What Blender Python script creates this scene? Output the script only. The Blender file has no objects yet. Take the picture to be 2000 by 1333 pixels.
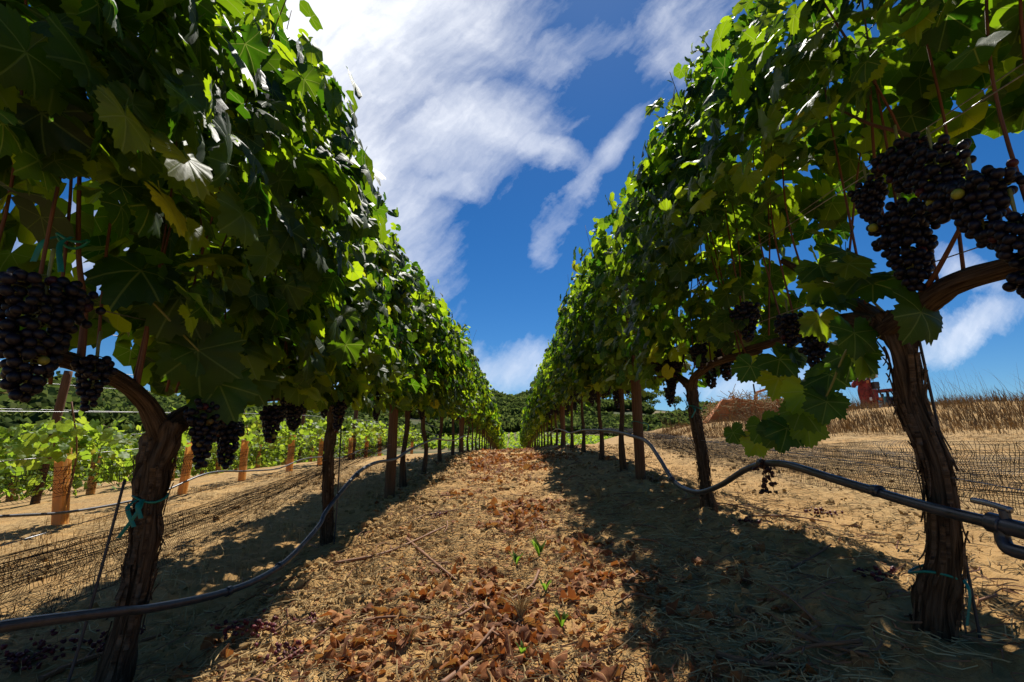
import bpy, math, random
import numpy as np
from mathutils import Vector, Matrix

R = math.radians
rng = np.random.default_rng(7)
random.seed(7)
SC = bpy.context.scene
COL = SC.collection

# ------------------------------------------------------------------ camera
cam_d = bpy.data.cameras.new('camera')
cam = bpy.data.objects.new('camera', cam_d)
COL.objects.link(cam)
cam.location = (0, 0, 0.70)
cam.rotation_euler = (R(90 + 12.2), 0, 0)
cam_d.lens = 17.0
cam_d.sensor_width = 36.0
cam_d.clip_start = 0.02
cam_d.clip_end = 5000
SC.camera = cam

# ------------------------------------------------------------------ sky, sun, exposure
SUN_AZ, SUN_EL = 12.6, 54.7          # degrees right of +Y, degrees up
SKY_STRENGTH = 0.050
SUN_STRENGTH = 5.0
EXPOSURE = 0.6

def nodes_of(tree):
    tree.nodes.clear()
    L = tree.links
    def N(t, **kw):
        n = tree.nodes.new(t)
        for k, v in kw.items():
            if k.startswith('i_'):
                key = k[2:]
                key = int(key) if key.isdigit() else key.replace('_', ' ')
                s = n.inputs[key]
                if isinstance(v, bpy.types.NodeSocket):
                    L.new(v, s)
                else:
                    s.default_value = v
            else:
                setattr(n, k, v)
        return n
    def M(op, a, b=None, c=None, clamp=False):
        n = tree.nodes.new('ShaderNodeMath'); n.operation = op; n.use_clamp = clamp
        for i, v in enumerate((a, b, c)):
            if v is None: continue
            if isinstance(v, bpy.types.NodeSocket): L.new(v, n.inputs[i])
            else: n.inputs[i].default_value = v
        return n.outputs[0]
    def MR(v, a, b, c=0.0, d=1.0, smooth=True):
        n = tree.nodes.new('ShaderNodeMapRange')
        n.interpolation_type = 'SMOOTHSTEP' if smooth else 'LINEAR'
        for i, q in enumerate((v, a, b, c, d)):
            if isinstance(q, bpy.types.NodeSocket): L.new(q, n.inputs[i])
            else: n.inputs[i].default_value = q
        return n.outputs[0]
    def MIX(f, a, b, mode='MIX'):
        n = tree.nodes.new('ShaderNodeMix'); n.data_type = 'RGBA'; n.blend_type = mode
        for s, q in ((n.inputs[0], f), (n.inputs[6], a), (n.inputs[7], b)):
            if isinstance(q, bpy.types.NodeSocket): L.new(q, s)
            else: s.default_value = (*q, 1.0) if isinstance(q, tuple) and len(q) == 3 else q
        return n.outputs[2]
    return N, M, MR, MIX, L

def build_world():
    w = bpy.data.worlds.new('World'); SC.world = w; w.use_nodes = True
    N, M, MR, MIX, L = nodes_of(w.node_tree)
    sky = N('ShaderNodeTexSky', sky_type='NISHITA')
    sky.sun_disc = False
    sky.sun_elevation = R(SUN_EL)
    sky.sun_rotation = R(SUN_AZ)
    sky.altitude = 1200
    sky.air_density = 1.0; sky.dust_density = 0.3; sky.ozone_density = 3.0
    hsv = N('ShaderNodeHueSaturation', i_Saturation=1.34, i_Value=1.15, i_Color=sky.outputs[0])
    skyc = MIX(1.0, hsv.outputs[0], (0.66, 0.86, 1.0), 'MULTIPLY')
    tc = N('ShaderNodeTexCoord')
    sp = N('ShaderNodeSeparateXYZ', i_0=tc.outputs['Generated'])
    x, y, z = sp.outputs
    yy = M('MAXIMUM', y, 0.08)
    u = M('DIVIDE', x, yy); v = M('DIVIDE', z, yy)
    P = N('ShaderNodeCombineXYZ', i_0=u, i_1=v, i_2=0.0).outputs[0]
    front = MR(y, 0.05, 0.35)
    # domain warp
    wn = N('ShaderNodeTexNoise', i_Vector=P, i_Scale=3.0, i_Detail=7.0, i_Roughness=0.62)
    wv = N('ShaderNodeVectorMath', operation='SUBTRACT', i_0=wn.outputs['Color'], i_1=(0.5, 0.5, 0.5)).outputs[0]
    ws = N('ShaderNodeVectorMath', operation='SCALE', i_0=wv, i_Scale=0.26).outputs[0]
    PW = N('ShaderNodeVectorMath', operation='ADD', i_0=P, i_1=ws).outputs[0]
    PS = N('ShaderNodeVectorMath', operation='ADD', i_0=P, i_1=N('ShaderNodeVectorMath', operation='SCALE', i_0=wv, i_Scale=0.10).outputs[0]).outputs[0]
    # fibrous cirrus texture, streaks swept up to the right
    def streak(rot, sc, detail, src):
        mp = N('ShaderNodeMapping', vector_type='TEXTURE', i_Vector=src); mp.inputs['Rotation'].default_value = (0, 0, R(rot))
        mp.inputs['Scale'].default_value = sc
        return N('ShaderNodeTexNoise', i_Vector=mp.outputs[0], i_Scale=1.0, i_Detail=detail, i_Roughness=0.6).outputs['Fac']
    s1 = streak(40, (0.55, 0.085, 1), 9.0, PS)
    s2 = streak(58, (0.34, 0.030, 1), 7.0, PS)
    s3 = N('ShaderNodeTexNoise', i_Vector=PW, i_Scale=3.4, i_Detail=9.0, i_Roughness=0.6).outputs['Fac']
    tex = M('ADD', M('MULTIPLY', s1, 0.40), M('ADD', M('MULTIPLY', s2, 0.18), M('MULTIPLY', s3, 0.42)))
    tex = M('DIVIDE', M('SUBTRACT', tex, 0.34), 0.32)
    # where the banks of cirrus stand in the sky (tangent coordinates of a direction)
    blobs = [(-0.42, 1.06, 0.62, 0.55, 0, 1.75), (-0.50, 0.60, 0.44, 0.46, 25, 1.7), (-0.12, 0.71, 0.30, 0.19, 12, 1.45),
             (0.05, 0.68, 0.20, 0.08, -16, 1.15), (-0.28, 0.46, 0.22, 0.34, 10, 1.25), (-0.15, 0.60, 0.24, 0.09, 24, 1.2),
             (0.235, 0.685, 0.19, 0.050, 52, 1.0), (0.150, 0.58, 0.19, 0.055, 58, 0.95), (0.095, 0.47, 0.18, 0.055, 72, 0.75),
             (-0.03, 0.165, 0.55, 0.085, 2, 1.05), (0.97, 0.25, 0.32, 0.065, 14, 1.05), (0.98, 0.36, 0.18, 0.07, -20, 0.8),
             (0.42, 1.02, 0.26, 0.30, -30, 0.75), (0.5, 0.13, 0.4, 0.05, 4, 0.85), (-0.95, 0.45, 0.3, 0.2, 10, 0.9),
             (0.14, 0.95, 0.32, 0.12, 30, 0.8)]
    tot = None
    for (bu, bv, sx, sy, rot, wgt) in blobs:
        mp = N('ShaderNodeMapping', vector_type='TEXTURE', i_Vector=PW if sy > 0.05 else PS)
        mp.inputs['Location'].default_value = (bu, bv, 0); mp.inputs['Rotation'].default_value = (0, 0, R(rot))
        mp.inputs['Scale'].default_value = (sx, sy, 1)
        ln = N('ShaderNodeVectorMath', operation='LENGTH', i_0=mp.outputs[0]).outputs['Value']
        g = MR(ln, 0.0, 1.25, wgt, 0.0)
        tot = g if tot is None else M('MAXIMUM', tot, g)
    dens = M('ADD', tot, M('MULTIPLY', M('SUBTRACT', tex, 1.0), 0.85))
    dens = M('MULTIPLY', MR(dens, -0.08, 1.3, 0.0, 1.0, smooth=False), front)
    # the rest of the sky carries the same thin cirrus
    zz = M('MAXIMUM', z, 0.12)
    Q = N('ShaderNodeCombineXYZ', i_0=M('DIVIDE', x, zz), i_1=M('DIVIDE', y, zz), i_2=3.0).outputs[0]
    mq = N('ShaderNodeMapping', i_Vector=Q); mq.inputs['Scale'].default_value = (0.7, 1.6, 1)
    back = N('ShaderNodeTexNoise', i_Vector=mq.outputs[0], i_Scale=1.0, i_Detail=7.0, i_Roughness=0.6, i_Distortion=0.6).outputs['Fac']
    back = M('MULTIPLY', M('MULTIPLY', MR(back, 0.52, 0.8), 0.5), M('SUBTRACT', 1.0, front))
    dens = M('MAXIMUM', dens, back)
    dens = M('MULTIPLY', dens, MR(z, -0.02, 0.03))
    cl = N('ShaderNodeRGB'); cl.outputs[0].default_value = (0.82 / SKY_STRENGTH, 0.83 / SKY_STRENGTH, 0.85 / SKY_STRENGTH, 1)
    shade = MIX(MR(s3, 0.35, 0.7), (0.74, 0.77, 0.83), (1.0, 1.0, 1.0))
    cloud = MIX(1.0, cl.outputs[0], shade, 'MULTIPLY')
    colr = MIX(M('MULTIPLY', dens, 0.95), skyc, cloud)
    bg = N('ShaderNodeBackground', i_Color=colr, i_Strength=SKY_STRENGTH)
    out = N('ShaderNodeOutputWorld', i_Surface=bg.outputs[0])
build_world()

sun_d = bpy.data.lights.new('sun', 'SUN')
sun_d.energy = SUN_STRENGTH; sun_d.angle = R(0.53); sun_d.color = (1.0, 0.955, 0.87)
sun = bpy.data.objects.new('sun', sun_d); COL.objects.link(sun)
sun_dir = Vector((math.sin(R(SUN_AZ)) * math.cos(R(SUN_EL)), math.cos(R(SUN_AZ)) * math.cos(R(SUN_EL)), math.sin(R(SUN_EL))))
sun.rotation_euler = sun_dir.to_track_quat('Z', 'Y').to_euler()
sun.location = (5, 12, 30)

SC.view_settings.view_transform = 'Standard'
SC.view_settings.look = 'None'
SC.view_settings.exposure = EXPOSURE
SC.view_settings.gamma = 1.0
SC.view_settings.use_curve_mapping = False
SC.cycles.max_bounces = 4
SC.cycles.diffuse_bounces = 1
SC.cycles.transmission_bounces = 2
SC.cycles.transparent_max_bounces = 8
SC.cycles.caustics_reflective = False
SC.cycles.caustics_refractive = False

# ------------------------------------------------------------------ helpers
def tag(o, label=None, cat=None, group=None, kind=None):
    if label: o['label'] = label
    if cat: o['category'] = cat
    if group: o['group'] = group
    if kind: o['kind'] = kind
    return o

def empty(name, loc):
    o = bpy.data.objects.new(name, None); COL.objects.link(o)
    o.location = loc; o.empty_display_size = 0.1
    return o

def mesh_np(name, V, F, mat=None, smooth=True, uv=None, attr=None):
    """V (n,3), F list of index arrays (m,3)/(m,4) or one array."""
    me = bpy.data.meshes.new(name)
    V = np.asarray(V, dtype=np.float32)
    Fs = F if isinstance(F, list) else [F]
    Fs = [np.asarray(f, dtype=np.int32) for f in Fs if len(f)]
    nl = sum(f.size for f in Fs); nf = sum(len(f) for f in Fs)
    me.vertices.add(len(V)); me.vertices.foreach_set('co', V.ravel())
    me.loops.add(nl); me.polygons.add(nf)
    li = np.concatenate([f.ravel() for f in Fs])
    me.loops.foreach_set('vertex_index', li)
    tot = np.concatenate([np.full(len(f), f.shape[1], np.int32) for f in Fs])
    st = np.concatenate([[0], np.cumsum(tot)[:-1]]).astype(np.int32)
    me.polygons.foreach_set('loop_start', st)
    me.polygons.foreach_set('loop_total', tot)
    me.polygons.foreach_set('use_smooth', np.full(nf, bool(smooth)))
    if uv is not None:
        l = me.uv_layers.new(name='UVMap')
        l.data.foreach_set('uv', np.asarray(uv, np.float32)[li].ravel())
    if attr is not None:
        a = me.attributes.new('rnd', 'FLOAT', 'POINT')
        a.data.foreach_set('value', np.asarray(attr, np.float32))
    me.update(calc_edges=True)
    if mat: me.materials.append(mat)
    return me

def link(name, me, parent=None, loc=None):
    o = bpy.data.objects.new(name, me); COL.objects.link(o)
    if parent: o.parent = parent
    if loc is not None: o.location = loc
    return o

class MB:
    """collects pieces of geometry for ONE mesh"""
    def __init__(s): s.V = []; s.T = []; s.Q = []; s.U = []; s.A = []; s.n = 0
    def add(s, V, T=None, Q=None, U=None, A=0.0):
        V = np.asarray(V, float)
        s.V.append(V)
        if T is not None and len(T): s.T.append(np.asarray(T) + s.n)
        if Q is not None and len(Q): s.Q.append(np.asarray(Q) + s.n)
        s.U.append(np.zeros((len(V), 2)) if U is None else np.asarray(U))
        s.A.append(np.full(len(V), A, float) if np.isscalar(A) else np.asarray(A))
        s.n += len(V)
    def mesh(s, name, mat, smooth=True):
        F = []
        if s.T: F.append(np.concatenate(s.T))
        if s.Q: F.append(np.concatenate(s.Q))
        return mesh_np(name, np.concatenate(s.V), F, mat, smooth, np.concatenate(s.U), np.concatenate(s.A))
    def build(s, name, mat, parent=None, loc=None, smooth=True):
        return link(name, s.mesh(name, mat, smooth), parent, loc)

def spline(pts, n):
    """Catmull-Rom resample of a poly-line"""
    p = np.asarray(pts, float)
    p = np.vstack([2 * p[0] - p[1], p, 2 * p[-1] - p[-2]])
    segs = len(p) - 3
    t = np.linspace(0, segs - 1e-6, n); i = t.astype(int); f = (t - i)[:, None]
    a, b, c, d = p[i], p[i + 1], p[i + 2], p[i + 3]
    return 0.5 * ((2 * b) + (c - a) * f + (2 * a - 5 * b + 4 * c - d) * f ** 2 + (3 * b - a - 3 * c + d) * f ** 3)

def tube(path, rad, sides=8, ridges=None, cap=True):
    """swept tube -> V, T, Q, U"""
    P = np.asarray(path, float); n = len(P)
    rad = np.broadcast_to(np.asarray(rad, float), (n,))
    T = np.gradient(P, axis=0); T /= np.linalg.norm(T, axis=1)[:, None] + 1e-9
    up = np.array([1.0, 0, 0]) if abs(T[0, 0]) < 0.9 else np.array([0, 1.0, 0])
    A = np.zeros((n, 3)); B = np.zeros((n, 3))
    a = up - T[0] * up.dot(T[0]); a /= np.linalg.norm(a)
    for i in range(n):
        a = a - T[i] * a.dot(T[i]); a /= np.linalg.norm(a)
        A[i] = a; B[i] = np.cross(T[i], a)
    th = np.linspace(0, 2 * np.pi, sides, endpoint=False)
    rr = rad[:, None] * np.ones(sides)[None]
    if ridges is not None: rr = rr * ridges(th, np.arange(n))
    V = P[:, None] + rr[..., None] * (np.cos(th)[None, :, None] * A[:, None] + np.sin(th)[None, :, None] * B[:, None])
    V = V.reshape(-1, 3)
    i, j = np.meshgrid(np.arange(n - 1), np.arange(sides), indexing='ij')
    j2 = (j + 1) % sides
    Q = np.stack([i * sides + j, i * sides + j2, (i + 1) * sides + j2, (i + 1) * sides + j], -1).reshape(-1, 4)
    U = np.stack(np.meshgrid(np.linspace(0, 1, n) * 1.0, th / (2 * np.pi), indexing='ij')[::-1], -1).reshape(-1, 2)
    Tt = []
    if cap:
        V = np.vstack([V, P[0], P[-1]]); U = np.vstack([U, [[0, 0], [0, 1]]])
        b = n * sides
        for k in range(sides):
            Tt.append((b, (k + 1) % sides, k)); Tt.append((b + 1, (n - 1) * sides + k, (n - 1) * sides + (k + 1) % sides))
    return V, np.array(Tt, int).reshape(-1, 3), Q, U

def box(c, s, rz=0.0, taper=1.0):
    c = np.asarray(c, float); s = np.asarray(s, float) / 2
    v = np.array([[-1, -1, -1], [1, -1, -1], [1, 1, -1], [-1, 1, -1], [-1, -1, 1], [1, -1, 1], [1, 1, 1], [-1, 1, 1]], float)
    v[4:, :2] *= taper
    v = v * s
    ca, sa = math.cos(rz), math.sin(rz)
    v = np.stack([v[:, 0] * ca - v[:, 1] * sa, v[:, 0] * sa + v[:, 1] * ca, v[:, 2]], 1) + c
    q = [(0, 3, 2, 1), (4, 5, 6, 7), (0, 1, 5, 4), (1, 2, 6, 5), (2, 3, 7, 6), (3, 0, 4, 7)]
    return v, q

# lattice value noise -------------------------------------------------
_perm = np.random.default_rng(3).random((256, 256))
def vnoise(x, y):
    x = np.asarray(x, float); y = np.asarray(y, float)
    xi = np.floor(x).astype(int); yi = np.floor(y).astype(int)
    fx = x - xi; fy = y - yi
    fx = fx * fx * (3 - 2 * fx); fy = fy * fy * (3 - 2 * fy)
    a = _perm[xi & 255, yi & 255]; b = _perm[(xi + 1) & 255, yi & 255]
    c = _perm[xi & 255, (yi + 1) & 255]; d = _perm[(xi + 1) & 255, (yi + 1) & 255]
    return (a + (b - a) * fx) * (1 - fy) + (c + (d - c) * fx) * fy
def fbm(x, y, o=4, g=0.5, l=2.03):
    s = 0; a = 1; t = 0
    for k in range(o):
        s = s + a * vnoise(x + 17.3 * k, y - 9.1 * k); t += a; a *= g; x = x * l; y = y * l
    return s / t
def sstep(a, b, x):
    t = np.clip((np.asarray(x, float) - a) / (b - a), 0, 1)
    return t * t * (3 - 2 * t)

# ------------------------------------------------------------------ terrain height
_gy = np.array([-60, -3, 0, 1.45, 3, 4.5, 6.3, 7.8, 9.3, 11, 12.5, 16, 20, 25, 35, 50, 80, 120, 1000.])
_gz = np.array([-3, -.16, -.01, .12, .23, .33, .42, .49, .55, .59, .60, .59, .54, .42, .0, -.8, -1.4, -.9, -.9])
_az = np.array([-95, -60, -47.1, -44.3, -39.8, -36.7, -22.8, -9, -2.7, 0, 2.1, 4.8, 11.9, 15.4, 19.2, 24.9, 27.9, 31, 36, 50, 95.])
_el = np.array([4, 6, 6.6, 6.4, 6.0, 5.5, 4.2, 5.8, 6.6, 5.8, 6.4, 5.7, 5.2, 5.1, 4.5, 4.5, 4.6, 4.6, 3.4, 2.6, 2])
_rid = np.interp
def H(x, y, fine=True):
    x = np.asarray(x, float); y = np.asarray(y, float)
    r = np.hypot(x, y); az = np.degrees(np.arctan2(x, np.maximum(y, 1e-6)))
    base = np.interp(y, _gy, _gz)
    # cross slope
    cx = np.where(x > 0, 0.058 * np.minimum(x, 9), np.where(x > -4, 0.050 * x, -0.20 + 0.12 * (np.maximum(x, -16) + 4)))
    cx = cx * (1 - 0.7 * sstep(30, 90, y))
    z = base + cx
    near = 1 - sstep(16, 40, r)
    z = z - 0.085 * np.exp(-((x + 1.28) / 0.36) ** 2) * near * sstep(9, 3, y)
    z = z + 0.030 * np.exp(-((x - 1.2) / 0.35) ** 2) * near - 0.02 * np.exp(-((x - 0.05) / 0.6) ** 2) * near
    # weedy bank on the right, with a levelled yard behind it
    s = x * 0.78 + y * 0.62
    bank = sstep(11.0, 14.0, s) * sstep(3.9, 6.0, x) * (1 - sstep(60, 110, r))
    z = z + bank * (0.30 + 0.36 * fbm(x * .55, y * .55, 4))
    # hills
    el = np.interp(az, _az, _el)
    ridge = np.interp(az, [-95, -45, -25, -8, 8, 16, 30, 95], [210, 210, 260, 340, 350, 430, 430, 430])
    start = np.interp(az, [-95, -45, -20, 0, 95], [45, 45, 90, 120, 120])
    t = np.clip((r - start) / (ridge - start), 0, 1.0)
    hz = 0.7 + ridge * np.tan(np.radians(el))
    hz = hz - 7.0                                      # the tree crowns make the rest of the skyline
    S = t ** 1.45
    lump = (fbm(x * .012 + 5, y * .012, 4) - 0.5) * 26 * S * (1 - S) * 2 + (fbm(x * .03, y * .03, 3) - .5) * 6 * S
    hillmask = sstep(-30, 20, y)
    z = z + hillmask * (S * (hz + 0.9) + lump)
    z = z - hillmask * sstep(0, 1, (r - ridge) / 250) * 25
    if fine:
        nf = 1 - sstep(8, 22, r)
        lane = np.exp(-((x + 0.05) / 0.75) ** 4)
        z = z + nf * (0.050 * (fbm(x * 2.1, y * 2.1, 3) - 0.5) * (1.15 - 0.3 * lane))
        c = fbm(x * 9 + 3, y * 9, 4, 0.6)
        berm = np.exp(-((x + 0.85) / 0.28) ** 2) + 0.75 * np.exp(-((x - 1.05) / 0.45) ** 2)
        z = z + nf * (0.030 + 0.050 * berm) * (np.abs(c - 0.5) * 2) ** 1.2
        z = z + nf * 0.022 * (fbm(x * 24, y * 24 + 7, 3, 0.6) - 0.5)
    return z
def h(x, y): return float(H(np.array([x]), np.array([y]))[0])

# ------------------------------------------------------------------ materials
def new_mat(name):
    m = bpy.data.materials.new(name); m.use_nodes = True
    return m, nodes_of(m.node_tree)

def out(N, shader): N('ShaderNodeOutputMaterial', i_Surface=shader)

def mat_ground():
    m, (N, M, MR, MIX, L) = new_mat('dry_soil')
    tc = N('ShaderNodeTexCoord'); co = tc.outputs['Object']
    g = N('ShaderNodeNewGeometry')
    sp = N('ShaderNodeSeparateXYZ', i_0=co); x, y, z = sp.outputs
    r = M('SQRT', M('ADD', M('MULTIPLY', x, x), M('MULTIPLY', y, y)))
    n1 = N('ShaderNodeTexNoise', i_Vector=co, i_Scale=1.7, i_Detail=8.0, i_Roughness=0.62).outputs['Fac']
    n2 = N('ShaderNodeTexNoise', i_Vector=co, i_Scale=23.0, i_Detail=8.0, i_Roughness=0.7).outputs['Fac']
    n3 = N('ShaderNodeTexNoise', i_Vector=co, i_Scale=150.0, i_Detail=4.0, i_Roughness=0.7).outputs['Fac']
    c = MIX(MR(n1, 0.3, 0.7), (0.32, 0.175, 0.056), (0.48, 0.285, 0.105))
    c = MIX(M('MULTIPLY', MR(n2, 0.42, 0.7), 0.6), c, (0.52, 0.33, 0.14))
    c = MIX(M('MULTIPLY', MR(n2, 0.5, 0.25), 0.55), c, (0.13, 0.072, 0.032))
    c = MIX(M('MULTIPLY', MR(n3, 0.55, 0.75), 0.5), c, (0.50, 0.36, 0.19))
    c = MIX(M('MULTIPLY', MR(n3, 0.45, 0.25), 0.5), c, (0.10, 0.055, 0.026))
    # dry stubble beside the rows
    side = M('MAXIMUM', MR(x, 1.5, 2.4), MR(x, -1.3, -1.9))
    ns = N('ShaderNodeTexNoise', i_Vector=co, i_Scale=3.5, i_Detail=6.0).outputs['Fac']
    mp = N('ShaderNodeMapping', i_Vector=co); mp.inputs['Scale'].default_value = (60, 18, 1); mp.inputs['Rotation'].default_value = (0, 0, 0.5)
    nst = N('ShaderNodeTexNoise', i_Vector=mp.outputs[0], i_Scale=1.0, i_Detail=5.0, i_Roughness=0.7).outputs['Fac']
    straw = MIX(MR(nst, 0.35, 0.7), (0.17, 0.10, 0.042), (0.52, 0.36, 0.16))
    c = MIX(M('MULTIPLY', M('MULTIPLY', side, MR(ns, 0.30, 0.60)), 0.85), c, straw)
    # far hill ground: dry grass and scrub
    nh = N('ShaderNodeTexNoise', i_Vector=co, i_Scale=0.02, i_Detail=8.0, i_Roughness=0.65).outputs['Fac']
    hill = MIX(MR(nh, 0.42, 0.62), (0.05, 0.062, 0.02), (0.26, 0.18, 0.095))
    c = MIX(MR(r, 40.0, 90.0), c, hill)
    ba = M('ADD', M('MULTIPLY', n2, 0.6), M('MULTIPLY', n3, 0.5))
    bp = N('ShaderNodeBump', i_Strength=0.75, i_Distance=0.02, i_Height=ba)
    p = N('ShaderNodeBsdfPrincipled', i_Base_Color=c, i_Roughness=0.95, i_Normal=bp.outputs[0])
    p.inputs['Specular IOR Level'].default_value = 0.15
    out(N, p.outputs[0]); return m

def leaf_material(name, dark, mid, lite, tr_dark, tr_lite, yellow, tfac, veins=True, rough=0.52, spec=0.32):
    m, (N, M, MR, MIX, L) = new_mat(name)
    oi = N('ShaderNodeObjectInfo'); at = N('ShaderNodeAttribute', attribute_name='rnd')
    rnd = M('FRACT', M('ADD', oi.outputs['Random'], at.outputs['Fac']))
    rnd2 = M('FRACT', M('MULTIPLY', rnd, 7.31))
    tc = N('ShaderNodeTexCoord')
    c = MIX(MR(rnd, 0.0, 0.7, smooth=False), dark, mid)
    c = MIX(MR(rnd, 0.6, 1.0, smooth=False), c, lite)
    t = MIX(M('POWER', rnd2, 1.75), tr_dark, tr_lite)
    yel = MR(rnd2, 0.985, 0.995)
    c = MIX(M('MULTIPLY', yel, 0.8), c, yellow); t = MIX(M('MULTIPLY', yel, 0.6), t, tuple(min(1, q * 1.6) for q in yellow))
    nz = N('ShaderNodeTexNoise', i_Vector=tc.outputs['UV'], i_Scale=9.0, i_Detail=5.0, i_Roughness=0.6).outputs['Fac']
    c = MIX(M('MULTIPLY', MR(nz, 0.3, 0.75), 0.45), c, tuple(q * 0.5 for q in dark))
    hgt = nz
    if veins:
        sp = N('ShaderNodeSeparateXYZ', i_0=tc.outputs['UV'])
        X = M('ABSOLUTE', M('SUBTRACT', sp.outputs[0], 0.5)); Y = M('SUBTRACT', sp.outputs[1], 0.5)
        vv = None
        for a, w in ((0, 0.013), (R(50), 0.011), (R(104), 0.009)):
            sa, ca = math.sin(a), math.cos(a)
            perp = M('ABSOLUTE', M('SUBTRACT', M('MULTIPLY', X, ca), M('MULTIPLY', Y, sa)))
            al = M('ADD', M('MULTIPLY', X, sa), M('MULTIPLY', Y, ca))
            g = M('MULTIPLY', MR(perp, w * 0.35, w, 1.0, 0.0), M('GREATER_THAN', al, 0.0))
            # side veins leaving this main vein
            saw = M('ABSOLUTE', M('SUBTRACT', M('FRACT', M('SUBTRACT', M('MULTIPLY', al, 13.0), M('MULTIPLY', perp, 10.0))), 0.5))
            sd = M('MULTIPLY', M('MULTIPLY', MR(saw, 0.0, 0.06, 0.3, 0.0), MR(perp, 0.02, 0.11, 1.0, 0.0)), MR(al, 0.13, 0.22))
            g = M('MAXIMUM', g, sd)
            vv = g if vv is None else M('MAXIMUM', vv, g)
        c = MIX(M('MULTIPLY', vv, 0.38), c, tuple(min(1, q * 2.0 + 0.03) for q in lite))
        t = MIX(M('MULTIPLY', vv, 0.45), t, (0.50, 0.55, 0.12))
        hgt = M('SUBTRACT', M('MULTIPLY', nz, 0.6), M('MULTIPLY', vv, 0.4))
    bp = N('ShaderNodeBump', i_Strength=0.6, i_Distance=0.003, i_Height=hgt)
    p = N('ShaderNodeBsdfPrincipled', i_Base_Color=c, i_Roughness=rough, i_Normal=bp.outputs[0])
    p.inputs['Specular IOR Level'].default_value = spec
    tl = N('ShaderNodeBsdfTranslucent', i_Color=t, i_Normal=bp.outputs[0])
    mx = N('ShaderNodeMixShader', i_0=tfac, i_1=p.outputs[0], i_2=tl.outputs[0])
    out(N, mx.outputs[0]); return m

def simple(name, ca, cb, scale=8.0, rough=0.8, spec=0.3, bump=0.3, stretch=(1, 1, 1), coord='Object', dist=0.01, metal=0.0, rnd=False, detail=6.0):
    m, (N, M, MR, MIX, L) = new_mat(name)
    tc = N('ShaderNodeTexCoord')
    mp = N('ShaderNodeMapping', i_Vector=tc.outputs[coord]); mp.inputs['Scale'].default_value = stretch
    n = N('ShaderNodeTexNoise', i_Vector=mp.outputs[0], i_Scale=scale, i_Detail=detail, i_Roughness=0.65).outputs['Fac']
    f = MR(n, 0.3, 0.7)
    if rnd:
        oi = N('ShaderNodeObjectInfo'); at = N('ShaderNodeAttribute', attribute_name='rnd')
        rr = M('FRACT', M('ADD', oi.outputs['Random'], at.outputs['Fac']))
        f = M('ADD', M('MULTIPLY', f, 0.35), M('MULTIPLY', rr, 0.65))
    c = MIX(f, ca, cb)
    bp = N('ShaderNodeBump', i_Strength=bump, i_Distance=dist, i_Height=n)
    p = N('ShaderNodeBsdfPrincipled', i_Base_Color=c, i_Roughness=rough, i_Metallic=metal, i_Normal=bp.outputs[0])
    p.inputs['Specular IOR Level'].default_value = spec
    out(N, p.outputs[0]); return m

def mat_grape():
    m, (N, M, MR, MIX, L) = new_mat('dark_grape_skin')
    oi = N('ShaderNodeObjectInfo'); at = N('ShaderNodeAttribute', attribute_name='rnd')
    r = M('FRACT', M('ADD', oi.outputs['Random'], at.outputs['Fac']))
    tc = N('ShaderNodeTexCoord')
    n = N('ShaderNodeTexNoise', i_Vector=tc.outputs['Object'], i_Scale=3.0, i_Detail=4.0).outputs['Fac']
    c = MIX(r, (0.002, 0.002, 0.006), (0.006, 0.003, 0.009))
    c = MIX(M('MULTIPLY', MR(n, 0.4, 0.75), 0.5), c, (0.014, 0.015, 0.034))
    c = MIX(MR(r, 0.975, 0.985), c, (0.05, 0.008, 0.010))
    c = MIX(MR(r, 0.992, 0.996), c, (0.22, 0.24, 0.03))
    p = N('ShaderNodeBsdfPrincipled', i_Base_Color=c, i_Roughness=0.45)
    p.inputs['Specular IOR Level'].default_value = 0.25
    out(N, p.outputs[0]); return m

GROUND = mat_ground()
LEAF = leaf_material('vine_leaf', (0.011, 0.030, 0.006), (0.026, 0.064, 0.008), (0.062, 0.122, 0.013),
                     (0.05, 0.17, 0.004), (0.68, 0.93, 0.016), (0.42, 0.36, 0.02), 0.47)
LEAF_YOUNG = leaf_material('young_vine_leaf', (0.04, 0.10, 0.012), (0.07, 0.16, 0.02), (0.12, 0.22, 0.03),
                           (0.34, 0.52, 0.03), (0.55, 0.66, 0.05), (0.5, 0.45, 0.05), 0.48, veins=False)
DRYLEAF = leaf_material('dry_vine_leaf', (0.15, 0.058, 0.026), (0.36, 0.130, 0.040), (0.50, 0.27, 0.10),
                        (0.42, 0.11, 0.02), (0.58, 0.26, 0.06), (0.5, 0.36, 0.15), 0.22, veins=True, rough=0.75, spec=0.15)
TREELEAF = leaf_material('oak_foliage', (0.045, 0.070, 0.022), (0.085, 0.115, 0.034), (0.15, 0.17, 0.052),
                         (0.12, 0.18, 0.03), (0.24, 0.29, 0.07), (0.18, 0.13, 0.05), 0.35, veins=False, rough=0.9, spec=0.0)
BARK = simple('vine_bark', (0.032, 0.019, 0.011), (0.17, 0.112, 0.07), 3.0, 0.95, 0.1, 1.0, (9, 1.6, 1), 'UV', 0.02)
CANE = simple('brown_cane', (0.12, 0.045, 0.020), (0.30, 0.14, 0.06), 6.0, 0.65, 0.3, 0.3, (4, 1, 1), 'UV', 0.004)
CANE_DARK = simple('red_brown_cane', (0.065, 0.024, 0.012), (0.17, 0.07, 0.032), 6.0, 0.65, 0.3, 0.3, (4, 1, 1), 'UV', 0.004)
GREENCANE = simple('green_shoot', (0.10, 0.15, 0.03), (0.24, 0.20, 0.06), 5.0, 0.5, 0.4, 0.1, (1, 1, 1), 'UV')
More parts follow.
